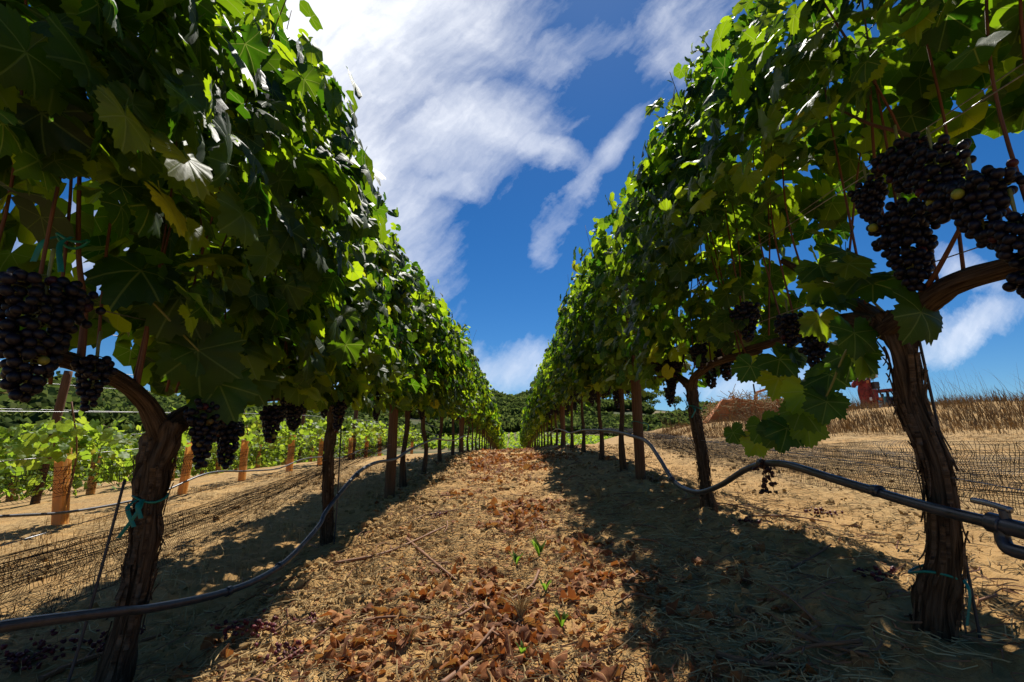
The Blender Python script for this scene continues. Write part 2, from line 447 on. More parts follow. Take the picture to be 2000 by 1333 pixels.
POSTWOOD = simple('post_wood', (0.060, 0.030, 0.016), (0.19, 0.105, 0.058), 4.0, 0.9, 0.15, 0.7, (14, 1.2, 1), 'UV', 0.012)
def mat_tube():
    m, (N, M, MR, MIX, L) = new_mat('grow_tube_plastic')
    oi = N('ShaderNodeObjectInfo')
    c = MIX(oi.outputs['Random'], (0.70, 0.40, 0.15), (0.80, 0.52, 0.23))
    d = N('ShaderNodeBsdfPrincipled', i_Base_Color=c, i_Roughness=0.55)
    t = N('ShaderNodeBsdfTranslucent', i_Color=(0.97, 0.66, 0.30, 1))
    p = N('ShaderNodeBsdfTransparent', i_Color=(0.98, 0.72, 0.38, 1))
    m1 = N('ShaderNodeMixShader', i_0=0.5, i_1=d.outputs[0], i_2=t.outputs[0])
    m2 = N('ShaderNodeMixShader', i_0=0.30, i_1=m1.outputs[0], i_2=p.outputs[0])
    out(N, m2.outputs[0]); return m
TUBEWOOD = mat_tube()
HOSE = simple('black_poly_hose', (0.018, 0.018, 0.022), (0.050, 0.050, 0.062), 30.0, 0.36, 0.5, 0.15, (1, 1, 1), 'Object', 0.003)
NET = simple('black_net', (0.014, 0.012, 0.013), (0.035, 0.030, 0.032), 30.0, 0.7, 0.2, 0.0)
WIRE = simple('galvanised_wire', (0.18, 0.18, 0.19), (0.36, 0.36, 0.37), 40.0, 0.4, 0.6, 0.0, metal=0.8)
STRAW = simple('dry_straw', (0.22, 0.13, 0.048), (0.58, 0.41, 0.19), 10.0, 0.8, 0.2, 0.0, rnd=True)
WEED = simple('dry_weed', (0.085, 0.050, 0.024), (0.42, 0.28, 0.13), 10.0, 0.85, 0.15, 0.0, rnd=True)
STONE = simple('soil_clod', (0.19, 0.11, 0.04), (0.44, 0.285, 0.12), 20.0, 0.95, 0.1, 0.6, rnd=True, dist=0.004)
RAISIN = simple('shrivelled_grape', (0.050, 0.006, 0.010), (0.155, 0.020, 0.022), 20.0, 0.55, 0.3, 0.3, rnd=True)
GRAPE = mat_grape()
TIE = simple('green_tie_tape', (0.0, 0.11, 0.085), (0.01, 0.20, 0.15), 10.0, 0.45, 0.4, 0.1)
ORANGE = simple('orange_rusty_paint', (0.42, 0.13, 0.04), (0.62, 0.24, 0.08), 3.0, 0.75, 0.25, 0.3)
REDRUST = simple('red_rusty_steel', (0.06, 0.010, 0.012), (0.30, 0.042, 0.034), 7.0, 0.7, 0.3, 0.4)
TEAL = simple('teal_paint', (0.02, 0.30, 0.34), (0.06, 0.42, 0.46), 3.0, 0.4, 0.5, 0.1)
DARKSTEEL = simple('dark_steel', (0.02, 0.018, 0.018), (0.07, 0.055, 0.05), 5.0, 0.6, 0.4, 0.2)
WHITEP = simple('white_sheet', (0.55, 0.55, 0.53), (0.75, 0.74, 0.70), 3.0, 0.6, 0.3, 0.1)
WEEDGREEN = leaf_material('weed_leaf', (0.04, 0.10, 0.015), (0.06, 0.15, 0.02), (0.10, 0.22, 0.03),
                          (0.25, 0.45, 0.03), (0.35, 0.55, 0.05), (0.3, 0.3, 0.04), 0.4, veins=False)

# ------------------------------------------------------------------ ground sheet
def graded(a, b, step, far, grow):
    c = list(np.arange(a, b, step)); s = step; lo = []; x = a
    while x > -far:
        s *= grow; x -= s; lo.append(x)
    s = step; x = c[-1]; hi = []
    while x < far:
        s *= grow; x += s; hi.append(x)
    return np.array(lo[::-1] + c + hi)
xs = graded(-2.3, 2.6, 0.0155, 900, 1.055)
ys1 = list(np.arange(0.55, 3.6, 0.0145)); s = 0.0145; yv = ys1[-1]
while yv < 950:
    s *= 1.0285 if yv < 40 else 1.05; yv += s; ys1.append(yv)
lo = []; s = 0.03; yv = 0.55
while yv > -60:
    s *= 1.25; yv -= s; lo.append(yv)
ys = np.array(lo[::-1] + ys1)
GX, GY = np.meshgrid(xs, ys, indexing='xy')
GZ = H(GX, GY)
nx, ny = len(xs), len(ys)
i, j = np.meshgrid(np.arange(ny - 1), np.arange(nx - 1), indexing='ij')
Q = np.stack([i * nx + j, i * nx + j + 1, (i + 1) * nx + j + 1, (i + 1) * nx + j], -1).reshape(-1, 4)
ground = link('ground', mesh_np('ground', np.stack([GX, GY, GZ], -1).reshape(-1, 3), Q, GROUND, True))
tag(ground, kind='structure')
print('ground quads', len(Q))

# ------------------------------------------------------------------ leaf shapes
_lt = np.radians([0, 14, 27, 40, 52, 65, 80, 93, 106, 122, 140, 156, 168, 180])
_lr = np.array([1.0, .92, .79, .87, .95, .87, .73, .81, .86, .80, .76, .68, .50, .10])
def leaf_shape(seed, n, rings, curl=1.0, teeth=True):
    """local leaf: petiole joint at origin, tip along +Y, upper side +Z; unit length ~1"""
    g = np.random.default_rng(seed)
    th = np.linspace(-np.pi, np.pi, n + 1)[:-1] + np.pi / n
    deep = g.uniform(0.85, 1.2)
    rad = np.interp(np.abs(th), _lt, 1 - (1 - _lr) * deep)
    asym = 1 + 0.07 * np.sin(th + g.uniform(0, 6))
    rad = np.maximum(rad * asym, 0.08)
    if teeth:
        rad = rad * (1 + np.where(np.arange(n) % 2 == 0, 0.060, -0.050) * g.uniform(0.7, 1.3, n))
    fr = np.linspace(0, 1, rings + 1)[1:]
    V = [[0, 0, 0]]; 
    fold = g.uniform(0.12, 0.42) * curl; droop = g.uniform(0.10, 0.42) * curl
    ph = g.uniform(0, 6, 4); wav = g.uniform(0.03, 0.075) * curl
    tw = g.uniform(-.2, .2) * curl
    for f in fr:
        x = np.sin(th) * rad * f; y = np.cos(th) * rad * f
        z = fold * np.abs(x) * (0.5 + 0.5 * np.cos(th)) - droop * (x * x + y * y) * 0.8
        z = z + wav * f * f * (np.sin(5 * th + ph[0]) + 0.7 * np.sin(9 * th + ph[1])) + tw * x * y
        if curl > 1.5:
            z = z + 0.25 * f * np.sin(2 * th + ph[2]) + 0.12 * f * np.sin(3 * th + ph[3])
        V += np.stack([x, y, z], 1).tolist()
    V = np.array(V)
    T = [(0, 1 + k, 1 + (k + 1) % n) for k in range(n - 1)]
    Qs = []
    for r_ in range(rings - 1):
        a = 1 + r_ * n; b = a + n
        for k in range(n - 1):
            Qs.append((a + k + 1, b + k + 1, b + k, a + k))
    T = [(a, c, b) for a, b, c in T]
    U = V[:, :2] * 0.42 + 0.5
    return V, np.array(T), (np.array(Qs) if Qs else None), U

def leaf_mesh(name, seed, n, rings, mat, petiole=True, curl=1.0):
    V, T, Qs, U = leaf_shape(seed, n, rings, curl)
    b = MB(); b.add(V, T, Qs, U)
    if petiole:
        p = spline([(0, 0, 0), (0, -0.22, -0.02 + 0.04), (0.02, -0.5, 0.16)], 4)
        v, t, q, u = tube(p, [0.014, 0.012, 0.012, 0.014], 4, cap=False)
        b.add(v, None, q, np.full((len(v), 2), 0.5) + [0, 0.2])
    return b.mesh(name, mat)
LEAF_HI = [leaf_mesh('leaf_blade', 10 + k, 58, 3, LEAF) for k in range(9)]
LEAF_MID = [leaf_mesh('leaf_blade_plain', 40 + k, 26, 2, LEAF) for k in range(7)]
LEAF_LOW = [leaf_shape(60 + k, 14, 1, 1.1, True) for k in range(7)]
LEAF_TINY = [leaf_shape(80 + k, 7, 1, 1.0, False) for k in range(5)]

def frame(normal, tip):
    n = normal / (np.linalg.norm(normal) + 1e-9)
    t = tip - n * tip.dot(n); t /= np.linalg.norm(t) + 1e-9
    x = np.cross(t, n)
    return np.stack([x, t, n], 1)        # columns

def frames(nrm, tip):
    n = nrm / (np.linalg.norm(nrm, axis=1, keepdims=True) + 1e-9)
    t = tip - n * np.sum(tip * n, 1, keepdims=True); t /= np.linalg.norm(t, axis=1, keepdims=True) + 1e-9
    x = np.cross(t, n)
    return np.stack([x, t, n], 2)

def scatter(name, mat, shapes, P, F, S, parent=None, rnd=None, smooth=True):
    """many copies of small shapes joined into one mesh; P (n,3), F (n,3,3), S (n,)"""
    b = MB(); n = len(P)
    if n == 0: return None
    which = rng.integers(0, len(shapes), n)
    for k, sh in enumerate(shapes):
        idx = np.where(which == k)[0]
        if len(idx) == 0: continue
        V, T, Qs, U = sh
        VV = np.einsum('nij,mj->nmi', F[idx] * S[idx, None, None], V) + P[idx, None]
        m = len(V); off = (np.arange(len(idx)) * m)[:, None, None]
        rr = rng.random(len(idx)) if rnd is None else rnd[idx]
        b.add(VV.reshape(-1, 3), (T[None] + off).reshape(-1, 3) if T is not None else None,
              (Qs[None] + off).reshape(-1, 4) if Qs is not None else None, np.tile(U, (len(idx), 1)), np.repeat(rr, m))
    return b.build(name, mat, parent, smooth=smooth)

# ------------------------------------------------------------------ grapes
def ico(sub):
    import bmesh
    bm = bmesh.new(); bmesh.ops.create_icosphere(bm, subdivisions=sub, radius=1.0)
    V = np.array([v.co[:] for v in bm.verts]); T = np.array([[q.index for q in f.verts] for f in bm.faces]); bm.free()
    return V, T
ICO1, ICO2, ICO3 = ico(1), ico(2), ico(3)
_b = MB(); _b.add(*ICO3); GRAPE_ME = _b.mesh('grape_berry', GRAPE)

def berry_points(L, Rm, rb, seed, wing=True):
    g = np.random.default_rng(seed)
    N_ = 900
    t = g.random(N_) ** 0.85
    rr = Rm * (0.72 + 0.28 * np.sin(np.minimum(1, t * 3.2) * np.pi / 2)) * (1 - t) ** 0.55 + rb * 0.3
    a = g.uniform(0, 2 * np.pi, N_); q = rr * np.sqrt(g.uniform(0.35, 1, N_))
    C = np.stack([np.cos(a) * q, np.sin(a) * q * 1.1, -0.02 - t * L], 1)
    C[:, 1] += np.where((t < 0.35) & (g.random(N_) < 0.3) & wing, g.choice([-1, 1], N_) * Rm * 0.6, 0)
    target = int(2.2 * (L / (2 * rb)) * (Rm / rb) * 1.75)
    pts = np.zeros((N_, 3)); n = 0; lim = (1.55 * rb) ** 2
    for p in C:
        if n == 0 or np.min(((pts[:n] - p) ** 2).sum(1)) > lim:
            pts[n] = p; n += 1
            if n >= target: break
    return pts[:n]

def cluster(parent, base, top, L, Rm, rb, seed, detail):
    """grape cluster hanging from `top` (world)."""
    loc = Vector(np.asarray(top) - np.asarray(base))
    pts = berry_points(L, Rm, rb, seed)
    stem = MB()
    pth = spline([(0, 0, 0.05), (0, 0, 0), (0.004, 0, -L * 0.5), (0, 0, -L)], 6)
    v, t, q, u = tube(pth, [.004, .004, .003, .003, .002, .002], 5); stem.add(v, t, q, u)
    for p in pts[::2]:
        pp = spline([(0, 0, p[2] + rb), (p[0] * .6, p[1] * .6, p[2] + rb * .6), tuple(p)], 3)
        v, t, q, u = tube(pp, .0016, 3, cap=False); stem.add(v, None, q, u)
    if detail:
        c = stem.build('grape_cluster', GREENCANE, parent, loc)
        for p in pts:
            o = bpy.data.objects.new('grape', GRAPE_ME); COL.objects.link(o); o.parent = c
            o.location = p; s = rb * rng.uniform(0.86, 1.12); o.scale = (s, s, s * 1.06)
            o.rotation_euler = (rng.uniform(0, 6), rng.uniform(0, 6), 0)
    else:
        b = MB()
        V, T = ICO1 if rb < 0.012 and not detail else ICO2
        for p in pts:
            b.add(V * rb * rng.uniform(.9, 1.1) + p, T, A=rng.random())
        c = b.build('grape_cluster', GRAPE, parent, loc)
        stem.build('cluster_stem', GREENCANE, c)
    return c

# ------------------------------------------------------------------ vines
def bark_ridges(seed, amp):
    g = np.random.default_rng(seed); o1, o2 = g.uniform(0, 90, 2)
    def f(th, k):
        a = np.stack([np.cos(th), np.sin(th)], 1)
        X = a[:, 0][None] * 3.0 + k[:, None] * 0.035 + o1; Y = a[:, 1][None] * 3.0 + o2 + k[:, None] * 0.02
        lo = vnoise(a[:, 0][None] * 1.0 + k[:, None] * 0.09 + o2, a[:, 1][None] * 1.0 + k[:, None] * 0.06)
        hi = vnoise(X * 2.2, Y * 2.2)
        vh = vnoise(X * 6.0, Y * 6.0 + k[:, None] * 0.12)
        return 1 + amp * ((lo - .5) * 1.2 + (np.abs(hi - .5) * 2 - .5) * 0.9 + (vh - .5) * 0.5)
    return f

_NZ = fbm(np.arange(400)[:, None] * .125 * np.ones((1, 400)), np.arange(400)[None] * .125 * np.ones((400, 1)), 2)
def NZ(a, b): return _NZ[int(a * 8) % 400, int(b * 8) % 400]

def make_vine(X, y0, side, label, group=None, trunk=None, trad=None, detail=2, zc=None, ctop=2.2, nleaf=700,
              nobj=300, hw=0.38, zlow=0.9, span=(-0.8, 0.8), arms=True, seed=0, clusters=(), ncane=13, low_gap=0.0, lsize=(0.042, 0.084), hole=0.36):
    g = np.random.default_rng(seed + 1000)
    zg = h(X, y0) if trunk is None else min(trunk[0][2], h(X, y0))
    base = np.array([X, y0, zg])
    root = empty('grapevine', base)
    tag(root, label, 'grapevine', group)
    zg0 = float(np.interp(y0, _gy, _gz) + (0.058 if X > 0 else 0.05) * X)
    if zc is None: zc = zg0 + 0.92
    # trunk
    if trunk is None:
        lean = g.uniform(-.06, .06); bow = g.uniform(-.05, .05)
        trunk = [(X, y0, zg - .05), (X + bow * .5, y0 + bow, zg + .3), (X - bow * .3, y0 + lean, zg + .6), (X, y0 + lean * 1.4, zc)]
        trad = [0.05, 0.04, 0.038, 0.046]
    nr = 90 if detail == 2 else (26 if detail == 1 else 10)
    sd = 44 if detail == 2 else (16 if detail == 1 else 7)
    trad = [q * .66 for q in trad]; trad[0] *= 1.25
    tp = spline(trunk, nr); tr = np.interp(np.linspace(0, 1, nr), np.linspace(0, 1, len(trad)), trad)
    b = MB(); b.add(*tube(tp - base, tr, sd, bark_ridges(seed, 0.46 if detail == 2 else 0.36)))
    tk = b.build('trunk', BARK, root)
    if detail == 2:
        # peeling bark strips
        b = MB()
        for k in range(90):
            i0 = g.integers(2, nr - 16); ln = int(g.integers(6, 15)); a = g.uniform(0, 2 * np.pi)
            seg = tp[i0:i0 + ln] - base; rr = tr[i0:i0 + ln] * g.uniform(1.02, 1.12)
            lift = np.linspace(0, 1, ln) ** 3 * g.uniform(0, .02) * (1 if g.random() < .5 else -1)
            lift = np.abs(lift) if g.random() < .5 else np.abs(lift[::-1])
            dirv = np.array([math.cos(a), math.sin(a), 0]); tn = np.array([-math.sin(a), math.cos(a), 0])
            c = seg + dirv * (rr + lift)[:, None]; w = g.uniform(.002, .007)
            V = np.concatenate([c - tn * w, c + tn * w, c + dirv * 0.003]); n_ = ln
            q = [(k2, k2 + 1, 2 * n_ + k2 + 1, 2 * n_ + k2) for k2 in range(n_ - 1)] + [(2 * n_ + k2, 2 * n_ + k2 + 1, n_ + k2 + 1, n_ + k2) for k2 in range(n_ - 1)]
            uu = np.tile(np.stack([np.full(n_, a), np.linspace(0, 1, n_)], 1), (3, 1))
            b.add(V, None, q, uu)
        b.build('bark_strip', BARK, tk)['kind'] = 'stuff'
    top = np.array(trunk[-1])
    # cordon arms
    arm_paths = []
    if arms is True:
        for s in (-1, 1):
            e = span[0] if s < 0 else span[1]
            pth = [top - (0, 0, .04), top + (0, s * .12, .03), (X + g.uniform(-.03, .03), y0 + e * .5, zc + .05 + 0.06 * e * .5), (X + g.uniform(-.02, .02), y0 + e, zc + .05 + .06 * e)]
            arm_paths.append((pth, [.032, .026, .022, .014]))
    else:
        arm_paths = arms
    for pth, rr in arm_paths:
        m = 40 if detail == 2 else (14 if detail == 1 else 6)
        pp = spline(pth, m); ra = np.interp(np.linspace(0, 1, m), np.linspace(0, 1, len(rr)), rr)
        b = MB(); b.add(*tube(pp - base, ra, 18 if detail == 2 else (9 if detail == 1 else 5), bark_ridges(seed + 5, 0.28)))
        b.build('cordon', BARK, root)
    # canes
    P = []; OUT = []; TT = []
    canes = []
    for k in range(ncane):
        f = (k + 0.5) / ncane; yb = y0 + span[0] + (span[1] - span[0]) * f + g.uniform(-.04, .04)
        zgk = float(np.interp(yb, _gy, _gz) + (0.058 if X > 0 else 0.05) * X)
        ht = zgk + ctop + g.uniform(-.30, .12) + (g.uniform(.12, .42) if g.random() < .22 else 0)
        zb = zc + .05 + .06 * (yb - y0)
        dx = g.normal(0, .10); dy = g.normal(0, .09)
        pts = [(X + g.uniform(-.02, .02), yb, zb), (X + dx * .35 + g.normal(0, .04), yb + dy * .3 + g.normal(0, .05), zb + (ht - zb) * .33),
               (X + dx * .8 + g.normal(0, .04), yb + dy * .7, zb + (ht - zb) * .7), (X + dx * 1.3, yb + dy + g.normal(0, .06), ht)]
        pp = spline(pts, 18 if detail == 2 else 10); canes.append(pp)
        if detail >= 1:
            b = MB(); b.add(*tube(pp - base, np.linspace(.0046, .0018, len(pp)), 6 if detail == 2 else 4))
            b.build('cane', CANE_DARK, root)
    # leaves along canes and laterals
    per = nleaf // ncane
    for pp in canes:
        zgk_top = zg0 + ctop
        for k in range(per):
            t = g.random() ** 0.9
            q = pp[min(len(pp) - 1, int(t * len(pp)))] + g.normal(0, .03, 3)
            relh = (q[2] - (zc - 0.05)) / max(.1, zgk_top - zc)
            w = hw * (0.72 + 0.45 * math.sin(np.clip(relh, 0, 1) * math.pi * .85)) * (1.0 if relh < .85 else (0.62 if relh < 1.0 else 0.22))
            s = 1 if g.random() < 0.5 else -1
            nz_ = NZ(q[1] * 2.3 + seed * 1.7 + s * 5, q[2] * 2.3)
            w = w * (0.35 + 1.3 * nz_)
            if hole > 0 and NZ(q[1] * 3.4 + seed * 3.1 + 40, q[2] * 3.0 + 11) > 1 - hole and g.random() < .88: continue
            off = w * (g.random() ** 0.62)
            pos = np.array([q[0] * .35 + X * .65 + s * off, q[1] + g.normal(0, .10), q[2] - off * 0.22 + g.normal(0, .05)])
            if relh < low_gap and g.random() < 0.93: continue
            if pos[2] < (zlow if not callable(zlow) else zlow(pos[1])): continue
            outw = np.array([s * (0.35 + off / hw * 0.9), g.normal(0, .35), 0.42 + 0.3 * g.random()])
            P.append(pos); OUT.append(outw)
            TT.append(np.array([s * .55 + g.normal(0, .3), g.normal(0, .55), -0.75 + g.normal(0, .35)]))
    P = np.array(P); OUT = np.array(OUT); TT = np.array(TT)
    OUT = OUT + g.normal(0, .55, OUT.shape)
    n = len(P)
    S = g.uniform(lsize[0], lsize[1], n) * np.where(g.random(n) < .2, .62, 1.0)
    S = S * np.where(P[:, 2] > zg + ctop * .93, .72, 1)
    FR = frames(OUT, TT)
    # the ones that show largest: close to the camera and on the lane side
    dist = np.linalg.norm(P - np.array([0, 0, .7]), axis=1)
    score = S / dist * np.where((P[:, 0] - X) * side < -0.08, 1.0, 0.55)
    order = np.argsort(-score)
    no = min(nobj, n); big = order[:no]; rest = order[no:]
    lib = LEAF_HI if detail == 2 else LEAF_MID
    for q in big:
        o = bpy.data.objects.new('leaf', lib[int(g.integers(0, len(lib)))]); COL.objects.link(o); o.parent = root
        mt = Matrix(FR[q].tolist()).to_4x4()
        o.rotation_euler = mt.to_euler(); o.location = P[q] - base
        o.scale = (S[q],) * 3
    if len(rest):
        c = scatter('foliage', LEAF, LEAF_LOW if detail >= 1 else LEAF_TINY, P[rest] - base, FR[rest], S[rest] * (1.0 if detail >= 1 else 1.12), root)
        c['kind'] = 'stuff'
    for k, (pt, Lc, Rm, rb, det) in enumerate(clusters):
        cluster(root, base, pt, Lc * .95, Rm * .85, rb * .86, seed * 31 + k, det)
    return root

def auto_clusters(X, y0, zc, n, seed, rb=0.0105, span=.75, det=False):
    g = np.random.default_rng(seed + 77); o = []
    for k in range(n):
        yy = y0 + g.uniform(-span, span)
        o.append(((X + g.choice([-1, 1]) * g.uniform(.03, .2), yy, zc + .05 + .06 * (yy - y0) + g.uniform(-.02, .16)), g.uniform(.12, .21), g.uniform(.042, .062), rb, det))
    return o

XL, XR = -1.13, 1.13
# --- nearest right vine
VR1 = make_vine(XR, 1.41, 1, 'thick shaggy vine trunk forking wide under heavy purple grapes, nearest on the right',
    trunk=[(1.13, 1.44, .10), (1.13, 1.40, .29), (1.13, 1.35, .43), (1.13, 1.33, .63), (1.13, 1.37, .81), (1.13, 1.37, .94), (1.13, 1.41, 1.08)],
    trad=[.060, .068, .052, .047, .053, .050, .066], detail=2, zc=1.09, ctop=2.45, nleaf=2500, nobj=300, hw=.33, zlow=lambda y_: 1.60 if y_ < 2.25 else 1.30, span=(-.75, 1.0), low_gap=.30, seed=1, ncane=14,
    arms=[([(1.13, 1.41, 1.04), (1.11, 1.27, 1.065), (1.10, 1.15, 1.09), (1.10, .98, 1.085), (1.10, .72, 1.07)], [.040, .032, .026, .024, .018]),
          ([(1.13, 1.42, 1.05), (1.13, 1.61, 1.12), (1.13, 1.93, 1.13), (1.13, 2.3, 1.15)], [.040, .024, .020, .016]),
          ([(1.14, 1.43, 1.06), (1.18, 1.6, 1.18), (1.2, 1.80, 1.33), (1.2, 2.02, 1.50)], [.036, .022, .017, .012])],
    clusters=[((1.06, 1.21, 1.35), .24, .082, .0125, True), ((1.05, 1.30, 1.475), .13, .042, .0115, True), ((1.04, 1.16, 1.50), .13, .055, .0125, True),
              ((1.03, 1.06, 1.42), .19, .060, .0125, True), ((1.03, .98, 1.30), .15, .062, .0125, True), ((1.05, .93, 1.18), .11, .055, .0120, True),
              ((1.08, .94, 1.07), .08, .045, .0120, True), ((1.05, 1.64, 1.10), .17, .045, .0120, True), ((1.05, 1.78, 1.20), .13, .048, .0115, True),
              ((1.04, 2.08, 1.33), .17, .060, .0115, True)])
# --- nearest left vine
VL1 = make_vine(XL, 1.56, -1, 'dark leaning vine trunk with thick stub head and large drooping leaves, nearest on the left',
    trunk=[(-1.13, 1.52, -.06), (-1.13, 1.55, .10), (-1.13, 1.58, .32), (-1.13, 1.58, .5), (-1.13, 1.58, .65), (-1.13, 1.60, .77)],
    trad=[.060, .057, .054, .054, .074, .070], detail=2, zc=.82, ctop=2.38, nleaf=3200, nobj=300, hw=.34, zlow=lambda y_: 1.24 if y_ < 1.22 else (1.04 if y_ < 1.85 else .92), lsize=(.048, .096), hole=.30, span=(-.85, .8), seed=2, ncane=15,
    arms=[([(-1.13, 1.6, .72), (-1.13, 1.52, .81), (-1.13, 1.43, .865), (-1.13, 1.29, .905), (-1.12, 1.05, .92), (-1.12, .72, .92)], [.040, .028, .025, .023, .020, .016]),
          ([(-1.13, 1.6, .74), (-1.12, 1.72, .82), (-1.13, 2.0, .88), (-1.13, 2.35, .93)], [.045, .030, .022, .015])],
    clusters=[((-1.0, .99, 1.07), .27, .085, .0125, True), ((-1.0, 1.78, 1.03), .12, .075, .0120, True), ((-1.0, 1.60, .86), .22, .052, .0120, True),
              ((-1.0, 1.74, .80), .16, .05, .0115, True), ((-1.02, 2.08, .88), .16, .048, .0115, True), ((-1.0, 2.24, .92), .14, .05, .0115, True), ((-1.03, 1.18, .93), .13, .035, .0105, True)])
make_vine(XR, 2.97, 1, 'slender vine trunk second in the right row, between thick trunk and wooden post',
    trunk=[(1.13, 2.90, .24), (1.13, 2.94, .47), (1.13, 2.96, .64), (1.13, 3.03, .92), (1.13, 3.05, 1.09)], trad=[.054, .047, .048, .045, .058], detail=2, zc=1.12, ctop=2.48,
    nleaf=2500, nobj=300, hw=.32, zlow=1.12, seed=3, low_gap=.10, clusters=auto_clusters(XR, 2.97, 1.15, 9, 3, .0115, det=True) + [((1.05, 3.22, 1.1), .13, .04, .011, True)])
make_vine(XL, 3.12, -1, 'thin upright vine trunk second in the left row, hose passing at its foot',
    trunk=[(-1.13, 3.15, -.02), (-1.13, 3.12, .3), (-1.13, 3.06, .67), (-1.13, 3.12, .95)], trad=[.050, .042, .041, .054], detail=2, zc=1.0, ctop=2.28,
    nleaf=3000, nobj=300, hw=.34, zlow=.92, seed=4, clusters=auto_clusters(XL, 3.12, 0.98, 9, 4, .0115, det=True))
ordw = ['third', 'fourth', 'fifth', 'sixth', 'seventh', 'eighth']
yk = [(5.05, 5.25), (6.28, 6.35), (7.8, 7.85), (9.3, 9.45), (11.2, 11.3), (12.6, 12.8)]
for k, ypair in enumerate(yk):
    for sgn, X, nm in ((1, XR, 'right'), (-1, XL, 'left')):
        yy = ypair[0] if sgn > 0 else ypair[1]
        lab = f'grapevine with dense green canopy, {ordw[k]} from the camera in the {nm} row'
        if k == 0: lab = f'grapevine with dense canopy standing behind the wooden post of the {nm} row'
        zc = float(np.interp(yy, _gy, _gz) + .055 * X) + .86
        make_vine(X, yy, sgn, lab, None, detail=1, ctop=2.45 if sgn > 0 else 2.22, hw=.34, nleaf=(2600 if k < 3 else 2100) - (350 if sgn > 0 else 0), nobj=300 if k < 5 else 220,
                  zlow=zc - .22, seed=20 + 2 * k + (sgn > 0), zc=zc + (.1 if sgn > 0 else 0), clusters=auto_clusters(X, yy, zc, 8, 50 + k, .013), lsize=(.045, .085))
yy = 14.1
while yy < 41:
    for sgn, X, nm in ((1, XR, 'right'), (-1, XL, 'left')):
        zc = float(np.interp(yy, _gy, _gz) + .055 * X) + .9
        make_vine(X, yy, sgn, f'far grapevine with leafy canopy toward the distant end of the {nm} row', f'vines at the far end of the {nm} row',
                  detail=0, ctop=2.45 if sgn > 0 else 2.25, nleaf=900, nobj=0, ncane=10, zlow=zc - .3, seed=int(yy * 10) + (sgn > 0), lsize=(.085, .13), hw=.34, zc=zc,
                  clusters=auto_clusters(X, yy, zc, 3, int(yy), .02) if yy < 22 else ())
    yy += 1.56

# ------------------------------------------------------------------ hanging shoot on the nearest right vine
def add_shoot(root, pts, rad, leaves, mat, lib, seed):
    g = np.random.default_rng(seed); base = np.array(root.location)
    pp = spline(pts, 24); b = MB(); b.add(*tube(pp - base, np.linspace(rad, rad * .4, 24), 6)); b.build('cane', mat, root)
    for (t, dx, dy, dz, s, nx, nz) in leaves:
        p = pp[int(t * 23)] + np.array([dx, dy, dz])
        fr = frame(np.array([nx, -0.75 + g.normal(0, .2), nz + g.normal(0, .2)]), np.array([g.normal(0, .4), g.normal(0, .3), -1.0]))
        o = bpy.data.objects.new('leaf', lib[int(g.integers(0, len(lib)))]); COL.objects.link(o); o.parent = root
        o.rotation_euler = Matrix(fr.tolist()).to_euler(); o.location = p - base; o.scale = (s,) * 3
g_ = np.random.default_rng(5)
add_shoot(VR1, [(1.10, 1.43, 1.08), (1.02, 1.45, .98), (1.0, 1.56, .84), (1.0, 1.75, .77), (1.0, 2.15, .735)], .005,
          [(t, g_.normal(0, .03), g_.normal(0, .03), g_.normal(0, .025) + .02, s, g_.normal(-.1, .35), .35) for t, s in
           ((.2, .085), (.3, .09), (.4, .09), (.48, .10), (.55, .08), (.62, .085), (.68, .075), (.76, .08), (.84, .085), (.9, .085), (.96, .075), (1.0, .06))], GREENCANE, LEAF_HI, 5)
add_shoot(VR1, [(1.13, 1.42, 1.10), (1.05, 1.40, 1.16), (1.03, 1.50, 1.22), (1.05, 1.62, 1.26)], .004,
          [(t, g_.normal(0, .05), g_.normal(0, .06), g_.normal(0, .05), s, g_.normal(-.1, .35), .5) for t, s in
           ((.3, .09), (.5, .10), (.6, .10), (.75, .09), (.85, .10), (.95, .11), (1.0, .09), (.4, .07))], GREENCANE, LEAF_HI, 6)
add_shoot(VR1, [(1.12, 1.62, 1.12), (1.06, 1.70, 1.08), (1.04, 1.85, 1.04), (1.05, 2.05, 1.06)], .004,
          [(t, g_.normal(0, .05), g_.normal(0, .07), g_.normal(0, .05), s, g_.normal(-.1, .35), .4) for t, s in
           ((.2, .08), (.4, .09), (.6, .08), (.8, .09), (1.0, .08))], GREENCANE, LEAF_HI, 7)
add_shoot(VR1, [(1.12, 1.28, 1.06), (1.08, 1.24, 1.05), (1.07, 1.22, 1.04)], .003, [(1.0, 0, 0, 0, .10, .2, .2)], GREENCANE, LEAF_HI, 8)
add_shoot(VR1, [(1.12, 1.36, 1.05), (1.08, 1.42, 1.00), (1.06, 1.44, .96)], .003, [(1.0, 0, 0, 0, .085, .5, .2)], GREENCANE, LEAF_HI, 9)
for a, q in enumerate([[(1.13, 1.33, 1.08), (1.13, 1.335, 1.25), (1.12, 1.35, 1.40), (1.12, 1.34, 1.58), (1.12, 1.31, 1.8)],
                       [(1.12, .96, 1.10), (1.08, 1.02, 1.30), (1.06, 1.14, 1.50), (1.05, 1.25, 1.62), (1.06, 1.36, 1.75)],
                       [(1.12, 1.30, 1.09), (1.08, 1.18, 1.12), (1.07, 1.08, 1.20), (1.06, 1.0, 1.27)]]):
    add_shoot(VR1, q, .0085, [], CANE_DARK, LEAF_HI, 11 + a)
add_shoot(VL1, [(-1.12, 1.24, .90), (-1.12, 1.22, 1.05), (-1.12, 1.17, 1.2), (-1.11, 1.10, 1.5)], .010, [], CANE_DARK, LEAF_HI, 15)
